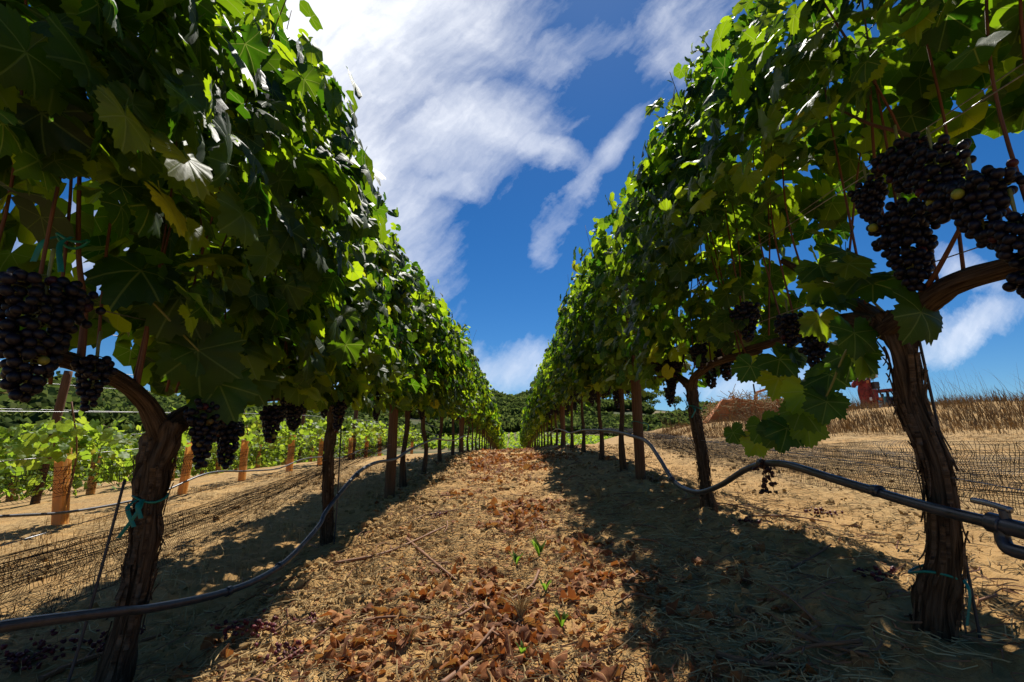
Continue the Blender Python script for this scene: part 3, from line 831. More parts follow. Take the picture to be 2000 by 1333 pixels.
add_shoot(VL1, [(-1.12, 1.44, .87), (-1.1, 1.42, 1.0), (-1.08, 1.40, 1.15), (-1.08, 1.42, 1.4)], .008, [], CANE_DARK, LEAF_HI, 16)
# big leaves drooping over the fruit of the nearest left vine
add_shoot(VL1, [(-1.08, 1.30, 1.16), (-1.02, 1.36, 1.08), (-.98, 1.46, 1.0), (-.97, 1.56, .96), (-.97, 1.72, .98), (-.97, 2.0, .97)], .004,
          [(.05, .02, -.02, .04, .125, .35, .3), (.25, .02, .02, .06, .13, .4, .3), (.45, .0, .0, .0, .145, .35, .3), (.62, .0, .03, -.06, .13, .3, .25),
           (.75, .02, .0, .06, .12, .5, .3), (.85, .0, .02, -.04, .12, .4, .3), (1.0, 0, 0, .02, .11, .5, .4), (.35, .0, .06, -.02, .10, .6, .4)], GREENCANE, LEAF_HI, 17)

# ------------------------------------------------------------------ posts of the two rows
def post(x, y, top, r, label, lean=0.0, name='wooden_post', group=None):
    zb = h(x, y) - .1
    p = empty(name, (x, y, zb)); tag(p, label, 'post', group)
    n = 30; pp = spline([(0, 0, 0), (lean * .5, 0, (top - zb) * .5), (lean, 0, top - zb)], n)
    b = MB(); b.add(*tube(pp, np.full(n, r) * np.interp(np.arange(n), [0, n - 3, n - 1], [1.05, 1, .9]), 20, bark_ridges(int(abs(x * 91 + y * 13)), .10)))
    b.build('shaft', POSTWOOD, p)
    for z in (1.0, 1.4):
        b = MB(); k = spline([(r * .9, -.02, z), (r * 1.25, 0, z + .01), (r * .9, .02, z)], 6); b.add(*tube(k, .002, 4)); b.build('wire_staple', WIRE, p)
    return p
post(1.12, 4.36, 2.45, .043, 'stout round wooden post in the right row behind the hose bend')
post(1.13, 10.86, 2.9, .045, 'second wooden post of the right row, far up the lane', )
post(-1.13, 4.66, 2.2, .043, 'stout round wooden post in the left row with hose bending behind')
post(-1.13, 10.9, 2.6, .045, 'second wooden post of the left row, far up the lane')

# ------------------------------------------------------------------ trellis wires
def wire(x, off, y0, y1, label, rad=.0017, group='trellis wires'):
    yy = np.linspace(y0, y1, 60)
    zz = np.interp(yy, _gy, _gz) + (0.058 if x > 0 else 0.05) * x + off + .008 * np.sin(yy * 1.1)
    if x < -4: zz = H(np.full_like(yy, x), yy, False) + off
    b = MB(); b.add(*tube(np.stack([np.full_like(yy, x), yy, zz], 1), rad, 5)); o = b.build('trellis_wire', WIRE)
    tag(o, label, 'wire', group)
for X, nm in ((XR, 'right'), (XL, 'left')):
    s = 1 if X > 0 else -1
    wire(X - s * .035, 1.00, .3, 40, f'thin grey wire along the cordons of the {nm} row')
    wire(X - s * .065, 1.32, .3, 40, f'lower foliage wire on the lane side of the {nm} row')
    wire(X + s * .065, 1.42, .3, 40, f'lower foliage wire on the outer side of the {nm} row')
    wire(X - s * .06, 1.75, .3, 40, f'upper foliage wire on the lane side of the {nm} row')
    wire(X, .44, .3, 14, f'low thin wire carrying the hose of the {nm} row', .0013)

# ------------------------------------------------------------------ drip hoses
def hose(pts, r, label):
    b = MB(); pp = spline(pts, 260); b.add(*tube(pp, r, 14)); o = b.build('irrigation_hose', HOSE); tag(o, label, 'hose'); return o
def far_hose(x, y0, y1, off, n, sg):
    yy = np.linspace(y0, y1, n); return [(x + .03 * math.sin(k * 2.1 + sg), float(y), float(np.interp(y, _gy, _gz) + .055 * x + off + .05 * math.sin(k * 1.7 + sg))) for k, y in enumerate(yy)]
hl = hose([(-1.05, .45, .40), (-1.05, .8, .38), (-1.05, 1.1, .335), (-1.055, 1.4, .27), (-1.06, 1.57, .23), (-1.055, 1.88, .18), (-1.05, 2.16, .16), (-1.05, 2.44, .18), (-1.055, 2.79, .27), (-1.07, 2.93, .33),
           (-1.06, 3.25, .46), (-1.06, 3.51, .53), (-1.06, 3.89, .57), (-1.05, 4.5, .585)] + far_hose(-1.06, 5.3, 16, .36, 9, 0), .0125, 'black drip hose sagging low past the left trunks')
hr = hose([(1.06, .5, .50), (1.055, .8, .51), (1.055, 1.07, .53), (1.055, 1.31, .55), (1.05, 1.61, .59), (1.06, 1.97, .63), (1.06, 2.24, .60), (1.06, 2.57, .50), (1.055, 2.89, .44), (1.06, 3.28, .47), (1.06, 3.58, .61),
           (1.06, 3.89, .73), (1.045, 4.38, .79), (1.05, 5.0, .84)] + far_hose(1.06, 5.8, 16, .38, 8, 1), .0135, 'black drip hose arching up between the two nearest right trunks')
hose([(-3.28, y_, h(-3.28, y_) + .13 + .06 * math.sin(k * 1.9)) for k, y_ in enumerate(np.linspace(2.2, 15, 17))], .010, 'black drip hose running along the nearest row of grow tubes')
# fitting on the right hose
def part_tube(parent, name, pts, r, mat, sides=12, n=14):
    b = MB(); b.add(*tube(spline(pts, n), r, sides)); return b.build(name, mat, parent)
part_tube(hr, 'coupling', [(1.055, .98, .522), (1.055, 1.05, .528), (1.055, 1.12, .534)], .0185, HOSE)
part_tube(hr, 'coupling_collar', [(1.055, 1.095, .532), (1.055, 1.125, .535)], .022, HOSE)
part_tube(hr, 'branch_pipe', [(1.052, 1.10, .530), (1.05, 1.10, .505), (1.045, 1.085, .488), (1.045, 1.04, .484), (1.045, .9, .478)], .014, HOSE, 12, 24)
part_tube(hr, 'valve', [(1.055, 1.09, .54), (1.055, 1.09, .565)], .010, HOSE)
part_tube(hr, 'valve_handle', [(1.055, 1.075, .566), (1.055, 1.12, .574), (1.055, 1.16, .578)], .0065, WIRE)
for k, (y, z) in enumerate(((1.45, .572), (2.1, .628), (3.3, .485))):
    part_tube(hr, 'drip_emitter', [(1.05, y - .012, z), (1.05, y + .012, z)], .0175, HOSE)
for k, (y, z) in enumerate(((1.95, .172), (2.35, .168), (3.4, .505))):
    part_tube(hl, 'drip_emitter', [(-1.052, y - .012, z), (-1.052, y + .012, z)], .0165, HOSE)

# ------------------------------------------------------------------ bird nets rolled up along the rows
def net(label, folds, cell=.012, rad=.0009):
    """folds: list of (path pts (x,y,ztop), height, rows, bunch)"""
    b = MB()
    for (pts, hgt, rows, seed, wob) in folds:
        P = spline(pts, 400); d = np.concatenate([[0], np.cumsum(np.linalg.norm(np.diff(P, axis=0), axis=1))])
        n = int(d[-1] / cell); s = np.linspace(0, d[-1], n)
        C = np.stack([np.interp(s, d, P[:, k]) for k in range(3)], 1)
        hh = np.interp(np.linspace(0, 1, n), np.linspace(0, 1, len(hgt)), hgt)
        g = np.random.default_rng(seed)
        G = np.zeros((n, rows, 3))
        base_t = np.sort(g.random(rows) ** 1.0) * .55 + np.linspace(0, 1, rows) * .45
        for r_ in range(rows):
            t = base_t[r_] + .05 * (fbm(s * 2.3 + r_ * 3, s * 0 + seed, 3) - .5)
            G[:, r_, 0] = C[:, 0] + wob * (fbm(s * 3 + r_ * .7, s * 0 + r_ * .35 + seed, 3) - .5) * 2
            G[:, r_, 1] = C[:, 1] + .030 * (vnoise(s * 30, s * 0 + r_ * 5) - .5)
            G[:, r_, 2] = C[:, 2] - hh * t + .03 * (fbm(s * 1.5 + 9, s * 0 + seed, 3) - .5)
        def strands(A):      # A (m, k, 3): m strands of k points, 3-sided
            m, k, _ = A.shape
            off = np.array([[0, 0, 1], [.87, 0, -.5], [-.87, 0, -.5]]) * rad
            V = (A[:, :, None] + off[None, None]).reshape(-1, 3)
            a, i, j = np.meshgrid(np.arange(m), np.arange(k - 1), np.arange(3), indexing='ij'); j2 = (j + 1) % 3
            q = np.stack([(a * k + i) * 3 + j, (a * k + i) * 3 + j2, (a * k + i + 1) * 3 + j2, (a * k + i + 1) * 3 + j], -1).reshape(-1, 4)
            b.add(V, None, q)
        strands(G.transpose(1, 0, 2))
        off2 = G.copy(); off2[:, :, 1] += .0
        V = G; m, k, _ = V.shape
        offv = np.array([[1, 0, 0], [-.5, .87, 0], [-.5, -.87, 0]]) * rad
        VV = (V[:, :, None] + offv[None, None]).reshape(-1, 3)
        a, i, j = np.meshgrid(np.arange(m), np.arange(k - 1), np.arange(3), indexing='ij'); j2 = (j + 1) % 3
        q = np.stack([(a * k + i) * 3 + j, (a * k + i) * 3 + j2, (a * k + i + 1) * 3 + j2, (a * k + i + 1) * 3 + j], -1).reshape(-1, 4)
        b.add(VV, None, q)
    o = b.build('bird_net', NET, smooth=False); tag(o, label, 'net'); return o
def along(x, tab): return [(x, y, z) for y, z in tab]
net('black bird netting slung behind the right vine trunks', [
    (along(1.50, [(.6, .70), (1.45, .69), (2.4, .71), (3.6, .76), (4.8, .82), (6.3, .92), (8, .98), (10, 1.02)]), [.16, .16, .17, .15, .10, .09, .08], 19, 1, .035),
    (along(1.53, [(.6, .68), (1.45, .66), (2.4, .69), (3.6, .73), (4.8, .80), (6.3, .90), (8, .96), (10, 1.0)]), [.13, .12, .13, .12, .08, .07, .06], 15, 2, .045),
    (along(1.47, [(.6, .74), (1.45, .73), (2.4, .72), (3.6, .74), (4.8, .79)]), [.26, .25, .22, .2, .14], 9, 3, .03)])
net('black bird netting slung in two folds beyond the left vine trunks', [
    (along(-1.50, [(.9, .62), (1.47, .62), (2.1, .66), (3, .69), (4.14, .72), (6, .78), (8, .84), (10, .88)]), [.10, .10, .09, .08, .08, .07, .07], 8, 4, .03),
    (along(-1.44, [(.9, .36), (1.4, .39), (2.1, .42), (2.9, .47), (3.6, .54), (4.5, .64), (6, .76)]), [.10, .10, .09, .09, .08, .08, .06], 27, 5, .03),  # lower fold: real netting, strands packed dense to carry its shadow band too
    (along(-1.47, [(.9, .34), (1.4, .36), (2.1, .40), (2.9, .45), (3.6, .52), (4.5, .62), (6, .74)]), [.20, .20, .18, .14, .12, .10, .06], 14, 6, .045)])

# ------------------------------------------------------------------ green ties, stakes
def ribbon_tie(x, y, z, r, label, tails=2, seed=0):
    g = np.random.default_rng(seed); b = MB()
    th = np.linspace(0, 2 * np.pi, 20)
    ring = np.stack([x + np.cos(th) * r, y + np.sin(th) * r, z + .01 * np.sin(2 * th)], 1)
    b.add(*tube(ring, .0035, 6))
    for k in range(tails):
        a = g.uniform(-2.2, -.6); L = g.uniform(.05, .11)
        p0 = np.array([x + math.cos(a) * r, y + math.sin(a) * r, z])
        pp = spline([p0, p0 + [.02 * g.normal(), -.02, -L * .3], p0 + [.03 * g.normal(), -.02, -L]], 8)
        w = np.array([.006, .002, .001]); V = np.concatenate([pp - w, pp + w, pp + [0, -.004, 0]]); n = 8
        q = [(i, i + 1, 2 * n + i + 1, 2 * n + i) for i in range(n - 1)] + [(2 * n + i, 2 * n + i + 1, n + i + 1, n + i) for i in range(n - 1)]
        b.add(V, None, q)
    o = b.build('tie_tape', TIE); tag(o, label, 'plant tie'); return o
ribbon_tie(-1.13, 1.58, .54, .046, 'ragged teal green tie tape round the nearest left trunk', 3, 1)
ribbon_tie(1.13, 1.39, .37, .058, 'teal green tie tape low on the nearest right trunk', 1, 7)
ribbon_tie(1.13, 3.03, .93, .046, 'green tie tape below the fork of the second right trunk', 1, 3)
ribbon_tie(1.12, 4.36, .90, .056, 'teal green tie tape on the right wooden post', 1, 4)
ribbon_tie(-1.10, 1.13, 1.20, .030, 'teal green tie hanging from a cane at the left edge', 2, 5)
def rod(p0, p1, r, mat, name, label, cat):
    b = MB(); b.add(*tube(spline([p0, ((p0[0] + p1[0]) / 2 + .006, (p0[1] + p1[1]) / 2, (p0[2] + p1[2]) / 2), p1], 16), r, 6)); o = b.build(name, mat); tag(o, label, cat); return o
rod((-1.21, 1.46, -.06), (-1.18, 1.53, .60), .0042, DARKSTEEL, 'vine_stake', 'thin dark stake leaning against the nearest left trunk', 'stake')
rod((1.19, 1.36, .08), (1.205, 1.40, 1.05), .004, DARKSTEEL, 'vine_stake', 'thin dark stake beside the nearest right trunk', 'stake')
rod((-1.07, 3.10, -.02), (-1.08, 3.09, .95), .0045, DARKSTEEL, 'vine_stake', 'thin dark stake beside the second left trunk', 'stake')

# ------------------------------------------------------------------ dried clusters
def raisin_cluster(x, y, z, r, n, label, hang=False, seed=0):
    g = np.random.default_rng(seed); b = MB(); V, T = ICO2
    root = empty('dried_grape_cluster', (x, y, z)); tag(root, label, 'grape cluster')
    pts = g.normal(0, 1, (n, 3)) * np.array([r, r, r * .35]) if not hang else np.stack([g.normal(0, r * .35, n), g.normal(0, r * .5, n), -g.random(n) * r * 2.6], 1)
    if not hang: pts[:, 2] = np.abs(pts[:, 2]) + .004
    for p in pts:
        s = g.uniform(.0045, .0085); q = V * s * (1 + .25 * g.normal(size=(len(V), 1))) * g.uniform(.7, 1.2, 3)
        b.add(q + p, T, A=g.random())
    b.build('shrivelled_grape', RAISIN if not hang else simple_dark, root)['kind'] = 'stuff'
    st = MB()
    for p in pts[::4]:
        st.add(*tube(spline([(0, 0, .0 if not hang else 0), tuple(p * .5 + [0, 0, .004]), tuple(p)], 4), .0014, 4))
    st.build('cluster_stem', CANE, root)
simple_dark = simple('blackened_grape', (.016, .006, .005), (.06, .018, .012), 20., .6, .3, .3, rnd=True)
for k, (x, y, r, n, lab) in enumerate([(-.84, 1.75, .06, 60, 'wide patch of dried red grapes on soil right of the left trunk'), (-.70, 1.84, .026, 34, 'small clump of dried red grapes beside the wider patch, left of the lane'),
        (-.64, 1.57, .03, 30, 'dried red grapes nearest the lower edge, left of the lane'), (1.25, 2.69, .028, 24, 'dried dark red grapes on sunlit soil beside the second right trunk'),
        (1.74, 2.87, .035, 26, 'dried red grapes on open soil beyond the right hose'), (1.26, 1.80, .036, 40, 'bright red dried grapes on sunlit soil left of the thick right trunk'),
        (-1.56, 1.73, .06, 70, 'dark red dried grapes in shade at the lower left corner'), (-1.40, 1.90, .05, 50, 'dark dried grapes in shade behind the left hose'), (-.49, 3.46, .03, 24, 'dried grape clump on the left edge of the lane farther up')]):
    raisin_cluster(x, y, h(x, y), r, n, lab, False, k)
raisin_cluster(1.055, 2.08, .64, .05, 60, 'blackened dried cluster caught on top of the right hose arch', True, 40)

# ------------------------------------------------------------------ grow tubes and young vines on the left
def tube_mesh():
    """square card tube with rounded corners, open at the top, with an overlapping slit"""
    n = 20; th = np.linspace(.18, 2 * np.pi - .05, n)
    sq = 1 / np.maximum(np.abs(np.cos(th)), np.abs(np.sin(th))) ** .62
    b = MB()
    o = np.stack([np.cos(th) * sq, np.sin(th) * sq], 1)
    V = []
    for z in (0, .5, 1.0):
        for r in (.042, .038): V += [(x * r, y * r, z) for x, y in o]
    V = np.array(V); q = []
    for a in range(2):
        for k in range(n - 1):
            q.append((a * 2 * n + k, a * 2 * n + k + 1, (a + 1) * 2 * n + k + 1, (a + 1) * 2 * n + k))
            q.append((a * 2 * n + n + k + 1, a * 2 * n + n + k, (a + 1) * 2 * n + n + k, (a + 1) * 2 * n + n + k + 1))
    for k in range(n - 1): q.append((4 * n + k, 4 * n + k + 1, 5 * n + k + 1, 5 * n + k))
    for a in range(2):
        for k in (0, n - 1): q.append((a * 2 * n + k, (a + 1) * 2 * n + k, (a + 1) * 2 * n + n + k, a * 2 * n + n + k))
    b.add(V, None, q); return b.mesh('grow_tube', TUBEWOOD, False)
TUBE_ME = tube_mesh()
YOUNG_HI = [leaf_mesh('young_leaf_blade', 120 + k, 18, 2, LEAF_YOUNG) for k in range(5)]
YOUNG_LOW = [leaf_shape(140 + k, 9, 1, 1.0, False) for k in range(5)]
rows = [(-3.4, 3.8, 1.30, 11, 'nearest'), (-5.7, 5.35, 1.45, 11, 'middle'), (-8.1, 6.6, 1.6, 11, 'farther'), (-10.6, 8.2, 1.8, 10, 'farthest')]
nth = ['first', 'second', 'third', 'fourth', 'fifth', 'sixth', 'seventh', 'eighth', 'ninth', 'tenth', 'eleventh']
for ri, (x, ys_, dy, n, nm) in enumerate(rows):
    for k in range(n):
        g = np.random.default_rng(500 + ri * 40 + k)
        y = ys_ + dy * k + g.uniform(-.08, .08); xx = x + g.uniform(-.05, .05); z = h(xx, y)
        if ri < 3:
            o = link('grow_tube', TUBE_ME); o.location = (xx, y, z - .04)
            o.scale = (1, 1, g.uniform(.50, .64)); o.rotation_euler = (g.normal(0, .03), g.normal(0, .05) if (ri or k) else -.13, g.uniform(-.4, .4))
            tag(o, f'orange tan grow tube, {nth[k]} from the camera in the {nm} young row on the left', 'grow tube', 'grow tubes in the young vineyard')
        r_ = empty('young_vine', (xx, y, z)); tag(r_, f'bright green young vine, {nth[k]} from the camera in the {nm} young row on the left', 'young vine', 'young vines left of the rows')
        b = MB(); b.add(*tube(spline([(0, 0, .02), (.015, .01, .5), (g.normal(0, .03), g.normal(0, .05), .9)], 10), [.008] * 5 + [.006] * 5, 5)); b.build('stem', CANE, r_)
        nl = 420 if ri else 150
        t = g.random(nl); hgt = (.36, .70, .85, 1.0)[ri] * g.uniform(.75, 1.15)
        if ri == 0 and k in (1, 2): nl = 70; t = t[:70]
        P = np.stack([g.normal(0, .16, nl), g.uniform(-.72, .72, nl) * (1 if ri else .5), (.50 if ri == 0 else .22) + t * hgt + g.normal(0, .05, nl)], 1)
        P[:, 2] -= np.abs(P[:, 0]) * .4
        F = frames(g.normal(0, .6, (nl, 3)) + [0.3, -.1, .6], g.normal(0, .6, (nl, 3)) + [.2, 0, -.6])
        S = g.uniform(.03, .062, nl) * (1, 1.15, 1.4, 1.6)[ri]
        no = 120 if ri == 0 and k < 7 else 0
        for q in range(min(no, nl)):
            o = bpy.data.objects.new('leaf', YOUNG_HI[int(g.integers(0, 5))]); COL.objects.link(o); o.parent = r_
            o.rotation_euler = Matrix(F[q].tolist()).to_euler(); o.location = P[q]; o.scale = (S[q],) * 3
        if no < nl:
            c = scatter('foliage', LEAF_YOUNG, YOUNG_LOW, P[no:], F[no:], S[no:], r_); c['kind'] = 'stuff'
for x, nm in ((-3.4, 'nearest'), (-5.7, 'middle')):
    for off, w in ((.52, 'lowest'), (.85, 'second'), (1.18, 'third'), (1.5, 'top')):
        wire(x, off - (0.0 if x > -4 else .05), 1.5, 24, f'{w} pale wire of the {nm} young row on the left', .0026, 'wires of the young rows')
post(-5.7, 6.05, 1.62, .045, 'dark wooden post standing in the young vineyard on the left', .10)
post(-5.7, 13.3, 2.0, .045, 'farther wooden post in the young vineyard on the left', .03)
post(-3.4, 10.6, 2.05, .045, 'wooden post in the nearest young row beside the grow tubes', .02)

# ------------------------------------------------------------------ far vineyard block below the hills
quad = (np.array([[-.5, -.5, 0], [.5, -.4, .1], [.45, .5, 0], [-.4, .45, .12]]), None, np.array([[0, 1, 2, 3]]), np.zeros((4, 2)))
quad2 = (np.array([[-.6, -.2, 0], [.1, -.5, .1], [.55, .3, -.05], [-.2, .5, .1]]), None, np.array([[0, 1, 2, 3]]), np.zeros((4, 2)))
for k, x in enumerate(np.arange(-46, 92, 2.3)):
    g = np.random.default_rng(900 + k); n = 620
    y = g.uniform(128, 186, n); px = x + g.normal(0, .34, n); pz = H(px, y, False) + .25 + g.random(n) * 1.5
    P = np.stack([px, y, pz], 1)
    c = scatter('vine_row', LEAF_YOUNG, [quad, quad2], P, frames(g.normal(0, .6, (n, 3)) + [0, 0, .7], g.normal(0, 1, (n, 3))), g.uniform(.45, .8, n))
    c['kind'] = 'stuff'
    tag(c, 'distant bright green vine row running up the valley below the wooded hills', 'vine row', 'far vine rows below the hills')

# ------------------------------------------------------------------ wooded hills
def crown_cards(g, C, Rr, K, size=.34):
    n = len(C); d = g.normal(0, 1, (n, K, 3)); d /= np.linalg.norm(d, axis=2, keepdims=True); d[:, :, 2] = np.abs(d[:, :, 2]) * .95 - .15
    lob = 1 + .28 * np.sin(d[:, :, 0] * 4 + C[:, None, 0]) * np.sin(d[:, :, 1] * 5 + C[:, None, 1])
    P = C[:, None] + d * Rr[:, None, None] * (lob * g.uniform(.78, 1.06, (n, K)))[..., None] * np.array([1, 1, .82])
    N_ = d + g.normal(0, .45, d.shape)
    F = frames(N_.reshape(-1, 3), g.normal(0, 1, (n * K, 3)))
    S = (Rr[:, None] * g.uniform(.65, 1.3, (n, K)) * size).ravel()
    return P.reshape(-1, 3), F, S
g = np.random.default_rng(11)
az = np.concatenate([g.uniform(-60, 50, 5200), g.uniform(-14, 12, 1500)]); r = np.sqrt(g.uniform(0, 1, len(az)))
ridge = np.interp(az, [-95, -45, -25, -8, 8, 16, 30, 95], [210, 210, 260, 340, 350, 430, 430, 430]); start = np.interp(az, [-95, -45, -20, 0, 95], [62, 62, 130, 194, 194])
r = start + (ridge + 15 - start) * r
x = r * np.sin(np.radians(az)); y = r * np.cos(np.radians(az))
bald = (az > 14.2) & (az < 21) & (r > 330)
bald |= (fbm(x * .02 + 40, y * .02, 3) > .66) & (r < ridge - 60)
keep = ~bald & (g.random(len(az)) < np.where(r > ridge - 60, 1.0, .80))
x, y, r, az = x[keep], y[keep], r[keep], az[keep]
Rr = g.uniform(2.3, 4.4, len(x)) * np.interp(r, [60, 120, 400], [.62, .85, 1.25])
C = np.stack([x, y, H(x, y, False) + Rr * .72], 1)
P, F, S = crown_cards(g, C, Rr, 64)
rn = np.repeat(g.random(len(C)) * .8, 64) + g.random(len(P)) * .2
wood = scatter('hillside_woodland', TREELEAF, [quad, quad2], P, F, S, None, rn, smooth=True)
b = MB(); V, T = ICO1
VV = (V[None] * (Rr * .80)[:, None, None] * np.array([1, 1, .85]) + C[:, None]); m = len(V)
b.add(VV.reshape(-1, 3), (T[None] + (np.arange(len(C)) * m)[:, None, None]).reshape(-1, 3), A=np.repeat(g.random(len(C)) * .5, m))
tag(wood, 'dense oak woodland covering the hills behind the vineyard', 'woodland', kind='stuff')
core = b.build('crown_dark_core', TREELEAF, wood); core['kind'] = 'stuff'  # dark cores added inside the leaf-card crowns, standing in for inner shade
print('crowns', len(C))
def oak(az, r, ht, wd, label, seed):
    g = np.random.default_rng(seed); x = r * math.sin(R(az)); y = r * math.cos(R(az)); z = float(H(np.array([x]), np.array([y]), False)[0])
    o = empty('oak_tree', (x, y, z)); tag(o, label, 'tree')
    b = MB(); b.add(*tube(spline([(0, 0, -1), (.2, 0, ht * .25), (-.2, 0, ht * .5)], 8), np.linspace(.6, .3, 8), 8))
    for a in range(5):
        t = a * 1.3; b.add(*tube(spline([(0, 0, ht * .3), (math.cos(t) * wd * .15, math.sin(t) * wd * .15, ht * .5), (math.cos(t) * wd * .3, math.sin(t) * wd * .3, ht * .7)], 6), np.linspace(.25, .08, 6), 5))
    b.build('trunk', BARK, o)
    c = np.stack([g.normal(0, wd * .22, 12), g.normal(0, wd * .2, 12), ht * (.55 + .3 * g.random(12))], 1); rr = g.uniform(.16, .26, 12) * wd
    P, F, S = crown_cards(g, c, rr, 130, .22); scatter('crown', TREELEAF, [quad, quad2], P, F, S, o)
oak(28.4, 425, 15, 13, 'lone dark oak on the right skyline, left of a close pair', 1)
oak(29.8, 425, 18, 16, 'taller round oak on the right skyline behind the orange frame', 2)
oak(15.6, 428, 15, 24, 'broad dark oak grove crowning the bald dry hill', 3)
oak(16.2, 400, 9, 9, 'small oak on the bald dry slope below the grove', 4)
oak(18.5, 428, 13, 13, 'round oak on the bald hill beside a hanging grape cluster', 5)
oak(14.6, 428, 11, 14, 'low oak at the left end of the grove on the bald hill', 6)

# ------------------------------------------------------------------ things in the yard on the right
def yard_box(parent, name, c, s, mat, rz=0., taper=1.): 
    b = MB(); v, q = box(c, s, rz, taper); b.add(v, None, q); return b.build(name, mat, parent, smooth=False)
def plate(parent, name, P4, th, mat):
    """a thick plate from four corners"""
    P4 = np.array(P4, float); n = np.cross(P4[1] - P4[0], P4[3] - P4[0]); n = n / np.linalg.norm(n) * th
    V = np.vstack([P4, P4 + n]); q = [(3, 2, 1, 0), (4, 5, 6, 7)] + [(k, (k + 1) % 4, 4 + (k + 1) % 4, 4 + k) for k in range(4)]
    b = MB(); b.add(V, None, q); return b.build(name, mat, parent, smooth=False)
zb = h(7.4, 16) - .1
hp = empty('orange_hopper', (7.4, 16, zb)); tag(hp, 'rusty orange steel trailer bed heaped with dry brush on the bank', 'trailer')
for yy_ in (-.6, .6):
    plate(hp, 'side_plate', [(-1.0, yy_, .1), (1.15, yy_, .1), (1.15, yy_, .62), (-.3, yy_, .86)], .05, ORANGE)
plate(hp, 'sloped_front', [(-1.0, -.6, .1), (-1.0, .6, .1), (-.3, .6, .86), (-.3, -.6, .86)], .05, ORANGE)
plate(hp, 'floor_plate', [(-.95, -.55, .08), (1.1, -.55, .08), (1.1, .55, .08), (-.95, .55, .08)], .03, ORANGE)
plate(hp, 'second_wing', [(-1.55, -1.0, -.1), (-1.2, -1.0, -.1), (-.55, -1.0, .72), (-.9, -1.0, .78)], .06, ORANGE)
for xx in (-.4, .3, 1.0): yard_box(hp, 'rib', (xx, -.65, .5), (.06, .05, .85), ORANGE)
g = np.random.default_rng(21); b = MB()
for k in range(1100):
    p = np.array([g.uniform(-1.2, 1.5), g.uniform(-1.3, .5), g.uniform(0, .95)]); p[2] *= np.interp(p[0], [-1.2, -.2, 1.0, 1.5], [.5, 1.1, 1.0, .5]); d = g.normal(0, .16, 3)
    b.add(*tube(spline([p, p + d * .5 + g.normal(0, .03, 3), p + d], 4), .008, 4, cap=False), A=g.random())
bh = b.build('brush_heap', STRAW); bh.location = (7.4, 16, zb); tag(bh, 'tangled heap of dry brush over the orange trailer bed', 'brush', kind='stuff')
fr = empty('steel_gantry', (9.4, 18, h(9.4, 18))); tag(fr, 'small orange steel frame standing above the brush heap', 'frame')
zt = 2.86 - fr.location.z
yard_box(fr, 'upright', (.25, 0, zt / 2), (.09, .09, zt), ORANGE); yard_box(fr, 'upright', (-.32, 0, zt * .42), (.07, .07, zt * .84), ORANGE)
plate(fr, 'top_bar', [(-.34, -.04, zt * .84), (-.34, .04, zt * .84), (.27, .04, zt), (.27, -.04, zt)], .08, ORANGE)
rod((9.06, 18, h(9.06, 18)), (9.02, 18, 2.95), .03, DARKSTEEL, 'leaning_pole', 'thin dark pole sticking up behind the orange trailer bed', 'pole')
zr = h(13.2, 18)
rm = empty('red_machine', (13.2, 18, zr)); tag(rm, 'rusted red machine boom with a hooked head above the weeds', 'machine')
def blob(parent, name, pts, rad, mat, seed):
    b = MB(); b.add(*tube(spline(pts, 24), np.interp(np.linspace(0, 1, 24), np.linspace(0, 1, len(rad)), rad), 9, bark_ridges(seed, .35))); return b.build(name, mat, parent, smooth=False)
blob(rm, 'mast', [(.05, 0, -.1), (.02, 0, .5), (-.03, 0, 1.1), (.02, 0, 1.6)], [.34, .30, .24, .22], REDRUST, 3)
blob(rm, 'boom_head', [(-.15, 0, 1.55), (.05, 0, 1.78), (.28, 0, 1.80), (.42, 0, 1.70)], [.13, .17, .15, .10], REDRUST, 4)
blob(rm, 'hook_arm', [(-.02, 0, 1.5), (-.25, 0, 1.52), (-.42, 0, 1.42), (-.46, 0, 1.3)], [.12, .13, .11, .06], REDRUST, 5)
yard_box(rm, 'gear_case', (.05, -.26, 1.0), (.22, .2, .4), REDRUST); yard_box(rm, 'hydraulic_block', (.16, -.26, 1.35), (.18, .2, .25), DARKSTEEL)
blob(rm, 'hydraulic_pipe', [(.3, -.2, .3), (.4, -.2, .8), (.28, -.2, 1.4)], [.03, .03, .03], DARKSTEEL, 6)
gq = np.random.default_rng(77)
for k in range(22):
    yard_box(rm, 'bracket', (gq.uniform(-.22, .3), -.32 + gq.uniform(-.05, .05), gq.uniform(.3, 1.75)), (gq.uniform(.04, .14), .06, gq.uniform(.03, .12)), (WHITEP, ORANGE, DARKSTEEL, REDRUST)[k % 4], gq.uniform(-.4, .4))
zr = h(14.2, 18.3)
tr = empty('tractor', (14.2, 18.3, zr)); tag(tr, 'teal tractor with a red canopy roof half hidden behind the trunk', 'tractor')
plate(tr, 'canopy_roof', [(-.5, -.5, 1.05), (.9, -.5, 1.16), (.9, .5, 1.16), (-.5, .5, 1.05)], .09, REDRUST)
for xx in (-.32, .12, .34, .8):
    for yv in (-.42, .42): yard_box(tr, 'canopy_post', (xx, yv, .55), (.07, .07, 1.02), DARKSTEEL)
yard_box(tr, 'cab_body', (.2, 0, .48), (1.2, .7, .8), TEAL); yard_box(tr, 'hood', (1.2, 0, .4), (.9, .55, .6), TEAL)
